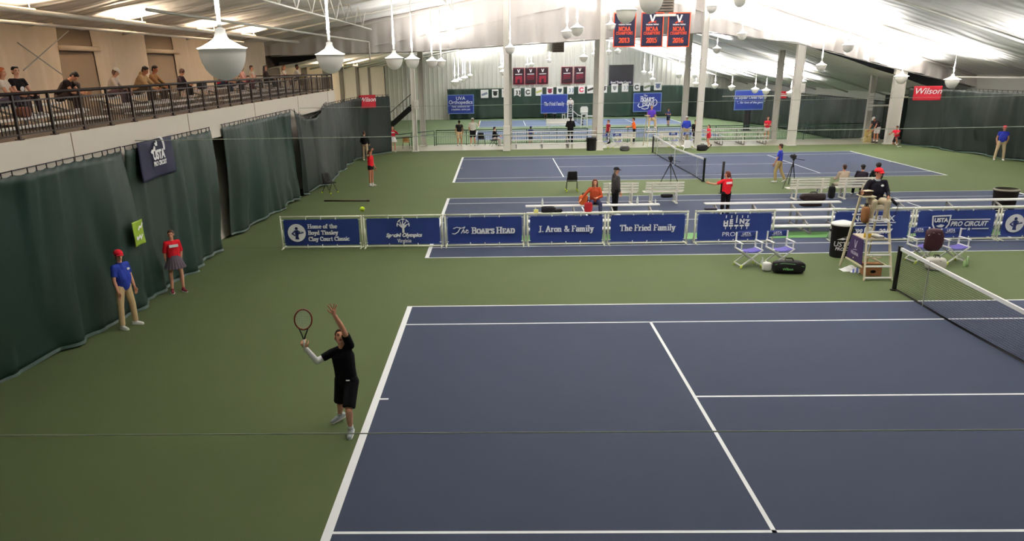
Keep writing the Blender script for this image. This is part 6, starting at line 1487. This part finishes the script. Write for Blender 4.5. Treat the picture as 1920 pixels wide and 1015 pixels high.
mb = MB(); mb.grid(lambda i, j: V(((i-.5)*.34, (j-.5)*.26, .10*sin(pi*i)*sin(pi*j)+.02*sin(i*21+j*7)*sin(pi*i)+.004)), 30, 20)
cl = mb.build('cloth', [WHITE, mat('towel_blue', (92, 104, 160), .8)], t, smooth=True)
cl.data.polygons.foreach_set('material_index', [1 if (k % 30)//4 % 2 else 0 for k in range(len(cl.data.polygons))])
t = thing('cardboard_box', 'brown cardboard box on the floor under the umpire chair', 'box', (.1, 7.92, 0), RD(-6))
mb = MB(); mb.box((0, 0, .15), (.44, .32, .30)); b = mb.build('carton', mat('cardboard', (176, 124, 84), .8, noise=.08), t, bevel=.006)
mb = MB(); mb.prism([(-.22, 0), (.22, 0), (.2, .12), (-.2, .12)], (0, -.16, .30), (1, 0, 0), (0, -.8, .5), .006); mb.build('flap', mat('cardboard_light', (206, 164, 122), .8), t); mb = MB(); flat(mb, disc(0, -.02, .07, 16, .04), (0, -.168, .14), XA, ZA); mb.build('hand_hole', BLK, b)
# things on the umpire chair's shelf
t = thing('water_jug', 'white jug with a yellow base on the shelf of the umpire chair', 'jug', (-.12, 7.92, .997)); mb = MB(); mb.lathe([(0, 0), (.09, 0), (.095, .12)], seg=20); mb.build('base', mat('jug_yellow', (226, 188, 60), .4), t, smooth=True); mb = MB(); mb.lathe([(.095, .12), (.095, .22), (.07, .27), (.03, .28), (0, .28)], seg=20); mb.build('top', WHITE, t, smooth=True)
t = thing('racket_grip_tray', 'grey tray of papers on the umpire chair shelf', 'tray', (.13, 7.9, .997)); mb = MB(); mb.box((0, 0, .02), (.24, .3, .04)); mb.build('tray', GREY, t, bevel=.01); mb = MB(); mb.box((.01, -.02, .05), (.16, .2, .02), Matrix.Rotation(.3, 3, 'Z')); mb.build('papers', WHITE, t)
t = thing('tablet', 'dark tablet and papers on the umpire writing desk', 'tablet', (-.34, 7.9, 2.095), RD(10)); mb = MB(); mb.box((0, 0, .055), (.26, .22, .11)); mb.build('case', mat('case_brown', (60, 42, 34), .5), t, bevel=.02); mb = MB(); mb.box((.02, -.06, .12), (.2, .16, .02)); mb.build('paper', mat('paper_cream', (220, 206, 180), .7), t)
bag('brown leather bag hanging from the umpire chair arm', (-.36, 7.70, 1.42), RD(90), (.30, .14, .42), mat('leather_brown', (120, 80, 46), .55, noise=.1), 'shoulder_bag', (handles(BLKF),), seed=5)
t = thing('microphone', 'black microphone stand at the umpire chair arm', 'microphone', (.40, 7.9, 1.78), 0); mb = MB(); mb.path([(-.12, .1, .2), (0, 0, .1), (.1, -.05, .02), (.06, -.05, -.2)], .008, 6); mb.build('gooseneck', BLK, t); mb = MB(); mb.cone((-.06, .06, .22), (.07, -.04, .08), .03, .03, 10, round_=True); mb.build('head', BLKF, t, smooth=True)
# on and around the near bleachers
def onb(u, v, y, z): p = at(u, v, y=y); return (p.x, y, z)
bag('orange and black tote bag under the hand of the woman on the bleacher', onb(1094, 378, 14.9, .752), RD(5), (.32, .2, .34), mat('bag_orange', (198, 96, 44), .6, noise=.2), 'tote_bag', (handles(),), seed=6)
bag('red and black bag on the step in front of the woman on the bleacher', onb(1103, 392, 14.3, .602), RD(-10), (.28, .2, .34), mat('bag_redblack', (150, 28, 34), .6, noise=.45, nscale=5), 'shoulder_bag', (handles(),), seed=7)
bag('black coat heaped on the left end of the bleacher', onb(1028, 397, 14.29, .602), 0, (.5, .26, .22), BLKF, 'coat', (), 'coat', seed=8)
bag('small black bag beside the black coat on the bleacher', onb(1046, 394, 14.29, .602), .4, (.3, .2, .13), BLKF, 'sports_bag', (), seed=9)
bag('dark cushion on the bleacher behind the swirl of the HEINZ banner', onb(1333, 387, 14.29, .602), 0, (.42, .28, .10), mat('cushion_navy', (30, 30, 46), .7), 'cushion', (), 'cushion', seed=10)
bag('dark brown sports bag on the floor under the third white bench', (*G(1524, 377), 0), 0, (1.0, .4, .3), mat('bag_darkbrown', (38, 28, 28), .7), 'sports_bag', (handles(),), seed=11)
bag('long dark bag on the floor behind the bleacher in front of the third bench', (*G(1520, 387), 0), 0, (.85, .3, .2), mat('bag_darkbrown', (38, 28, 28), .7), 'sports_bag', (), seed=12)
bag('small black bag under the second white bench', (*G(1250, 370), 0), 0, (.5, .25, .15), BLKF, 'sports_bag', (), seed=13)
bag('black bag standing beside the rightmost white bench', (*G(1558, 372), 0), 0, (.25, .25, .5), BLKF, 'backpack', (handles(),), seed=14)
bag('black racket bag at the foot of the column by the toppled chair', (*G(1316, 283), 0), RD(10), (.7, .35, .38), BLKF, 'racket_bag', (handles(),), seed=15)
bag('black and white racket bag on the floor right of the far director chairs', (*G(1171, 283), 0), 0, (.6, .4, .3), mat('bag_blackwhite', (60, 60, 60), .6, noise=.6, nscale=4), 'racket_bag', (handles(WHITE),), seed=16)
p = at(1883, 378, y=16.6); t = thing('storage_bin', 'dark open storage bin behind the rightmost bleacher', 'bin', (p.x, 16.6, 0))
mb = MB(); mb.lathe([(0, 0), (.34, 0), (.40, .72), (.42, .75), (.42, .78), (.37, .78), (.33, .3), (0, .3)], seg=24); mb.build('barrel', mat('bin_dark', (30, 24, 20), .6), t, smooth=True); mb = MB(); mb.lathe([(.38, .78), (.43, .76), (.44, .80), (.36, .83)], seg=24); mb.build('rim_liner', mat('liner_grey', (110, 106, 92), .5), t, smooth=True)
bottle('small white bottle standing on the bleacher right of the man in the cap', onb(1195, 378, 14.91, .752), .25)
bottle('white cup on the bleacher right end beside the bench leg', onb(1229, 377, 14.91, .752), .16)
bottle('white bottle on the left end of the bleacher', onb(1017, 380, 14.91, .752), .24)
t = thing('snack_bag', 'yellow packet on the left end of the bleacher step', 'packet', onb(1005, 396, 14.29, .602)); mb = MB(); mb.box((0, 0, .06), (.16, .08, .12)); mb.build('packet', mat('packet_yellow', (206, 204, 120), .6), t, bevel=.02)
mb = MB(); a, b = at(608, 376.5, z=.03), at(690, 376.5, z=.03); mb.cone(a, b, .03, .03, 10); mb.ell(b, (.08, .06, .05), None, 10, 7); tag(mb.build('floor_pole', mat('pole_brown', (62, 44, 34), .6), smooth=True), 'dark brown pole lying on the floor near the left curtain', 'pole')
# things on the balcony
bag('dark backpack with pale straps beside the hunched man on the balcony', (-21.3, at(138, 176, x=-21.3).y, 4.672), RD(20), (.42, .34, .52), mat('backpack_dark', (52, 42, 38), .7, noise=.3), 'backpack', (handles(), stripe(WHITE)), seed=17)
bag('brown bag on the plank between the two nearest spectators', (-20.82, at(42, 196, x=-20.82).y, 4.432), RD(90), (.4, .22, .24), mat('bag_brown', (98, 52, 36), .6), 'shoulder_bag', (handles(),), seed=18)
bag('dark red blanket on the bench beside the spectator in the white cap', (-21.44, at(236, 168, x=-21.44).y, 4.672), RD(90), (.6, .28, .16), mat('blanket_red', (130, 44, 40), .8), 'blanket', (), 'blanket', seed=19)
bag('small black bag on the bench right of the pair of leaning men', (-21.44, at(312, 168, x=-21.44).y, 4.672), 0, (.3, .25, .3), BLKF, 'sports_bag', (), seed=20)
bag('black bag on the bench between the child and the bright red top', (-21.44, at(380, 171, x=-21.44).y, 4.672), RD(90), (.6, .3, .28), BLKF, 'sports_bag', (), seed=21)
bag('yellow and dark backpack at the far end of the balcony', (-20.82, at(568, 152, x=-20.82).y, 4.432), RD(80), (.5, .35, .55), mat('backpack_yellow', (120, 104, 50), .7, noise=.5, nscale=4), 'backpack', (handles(),), seed=22)
# notices on the right columns, wall unit at the left column
t = thing('wall_notice', 'column of white paper notices on the grey right column', 'notice', (at(1629, 205, y=44.4).x+.1, 44.4, 1.9)); mb = MB()
for k in range(5): mb.box((0, 0, .1+.24*k), (.3, .01, .2))
mb.build('papers', WHITE, t)
t = thing('floor_cushion', 'tan cushion leaning behind the bending player', 'cushion', (at(1626, 262, y=42.4).x, 42.4, 0)); mb = MB(); mb.box((0, 0, .4), (.5, .14, .8)); mb.build('pad', mat('pad_tan', (190, 168, 110), .7), t, bevel=.05)
racket('racket lying on the floor before the crouching ball kid', at(1684, 276, z=.03), at(1693, 269, z=.03), (0, 0, 1), WHITE)
racket('racket held low by the bending player behind the right column', at(1633, 251, y=41.2), at(1624, 258, y=41.2), (.3, -1, .2), mat('racket_yellow', (226, 220, 160), .5))
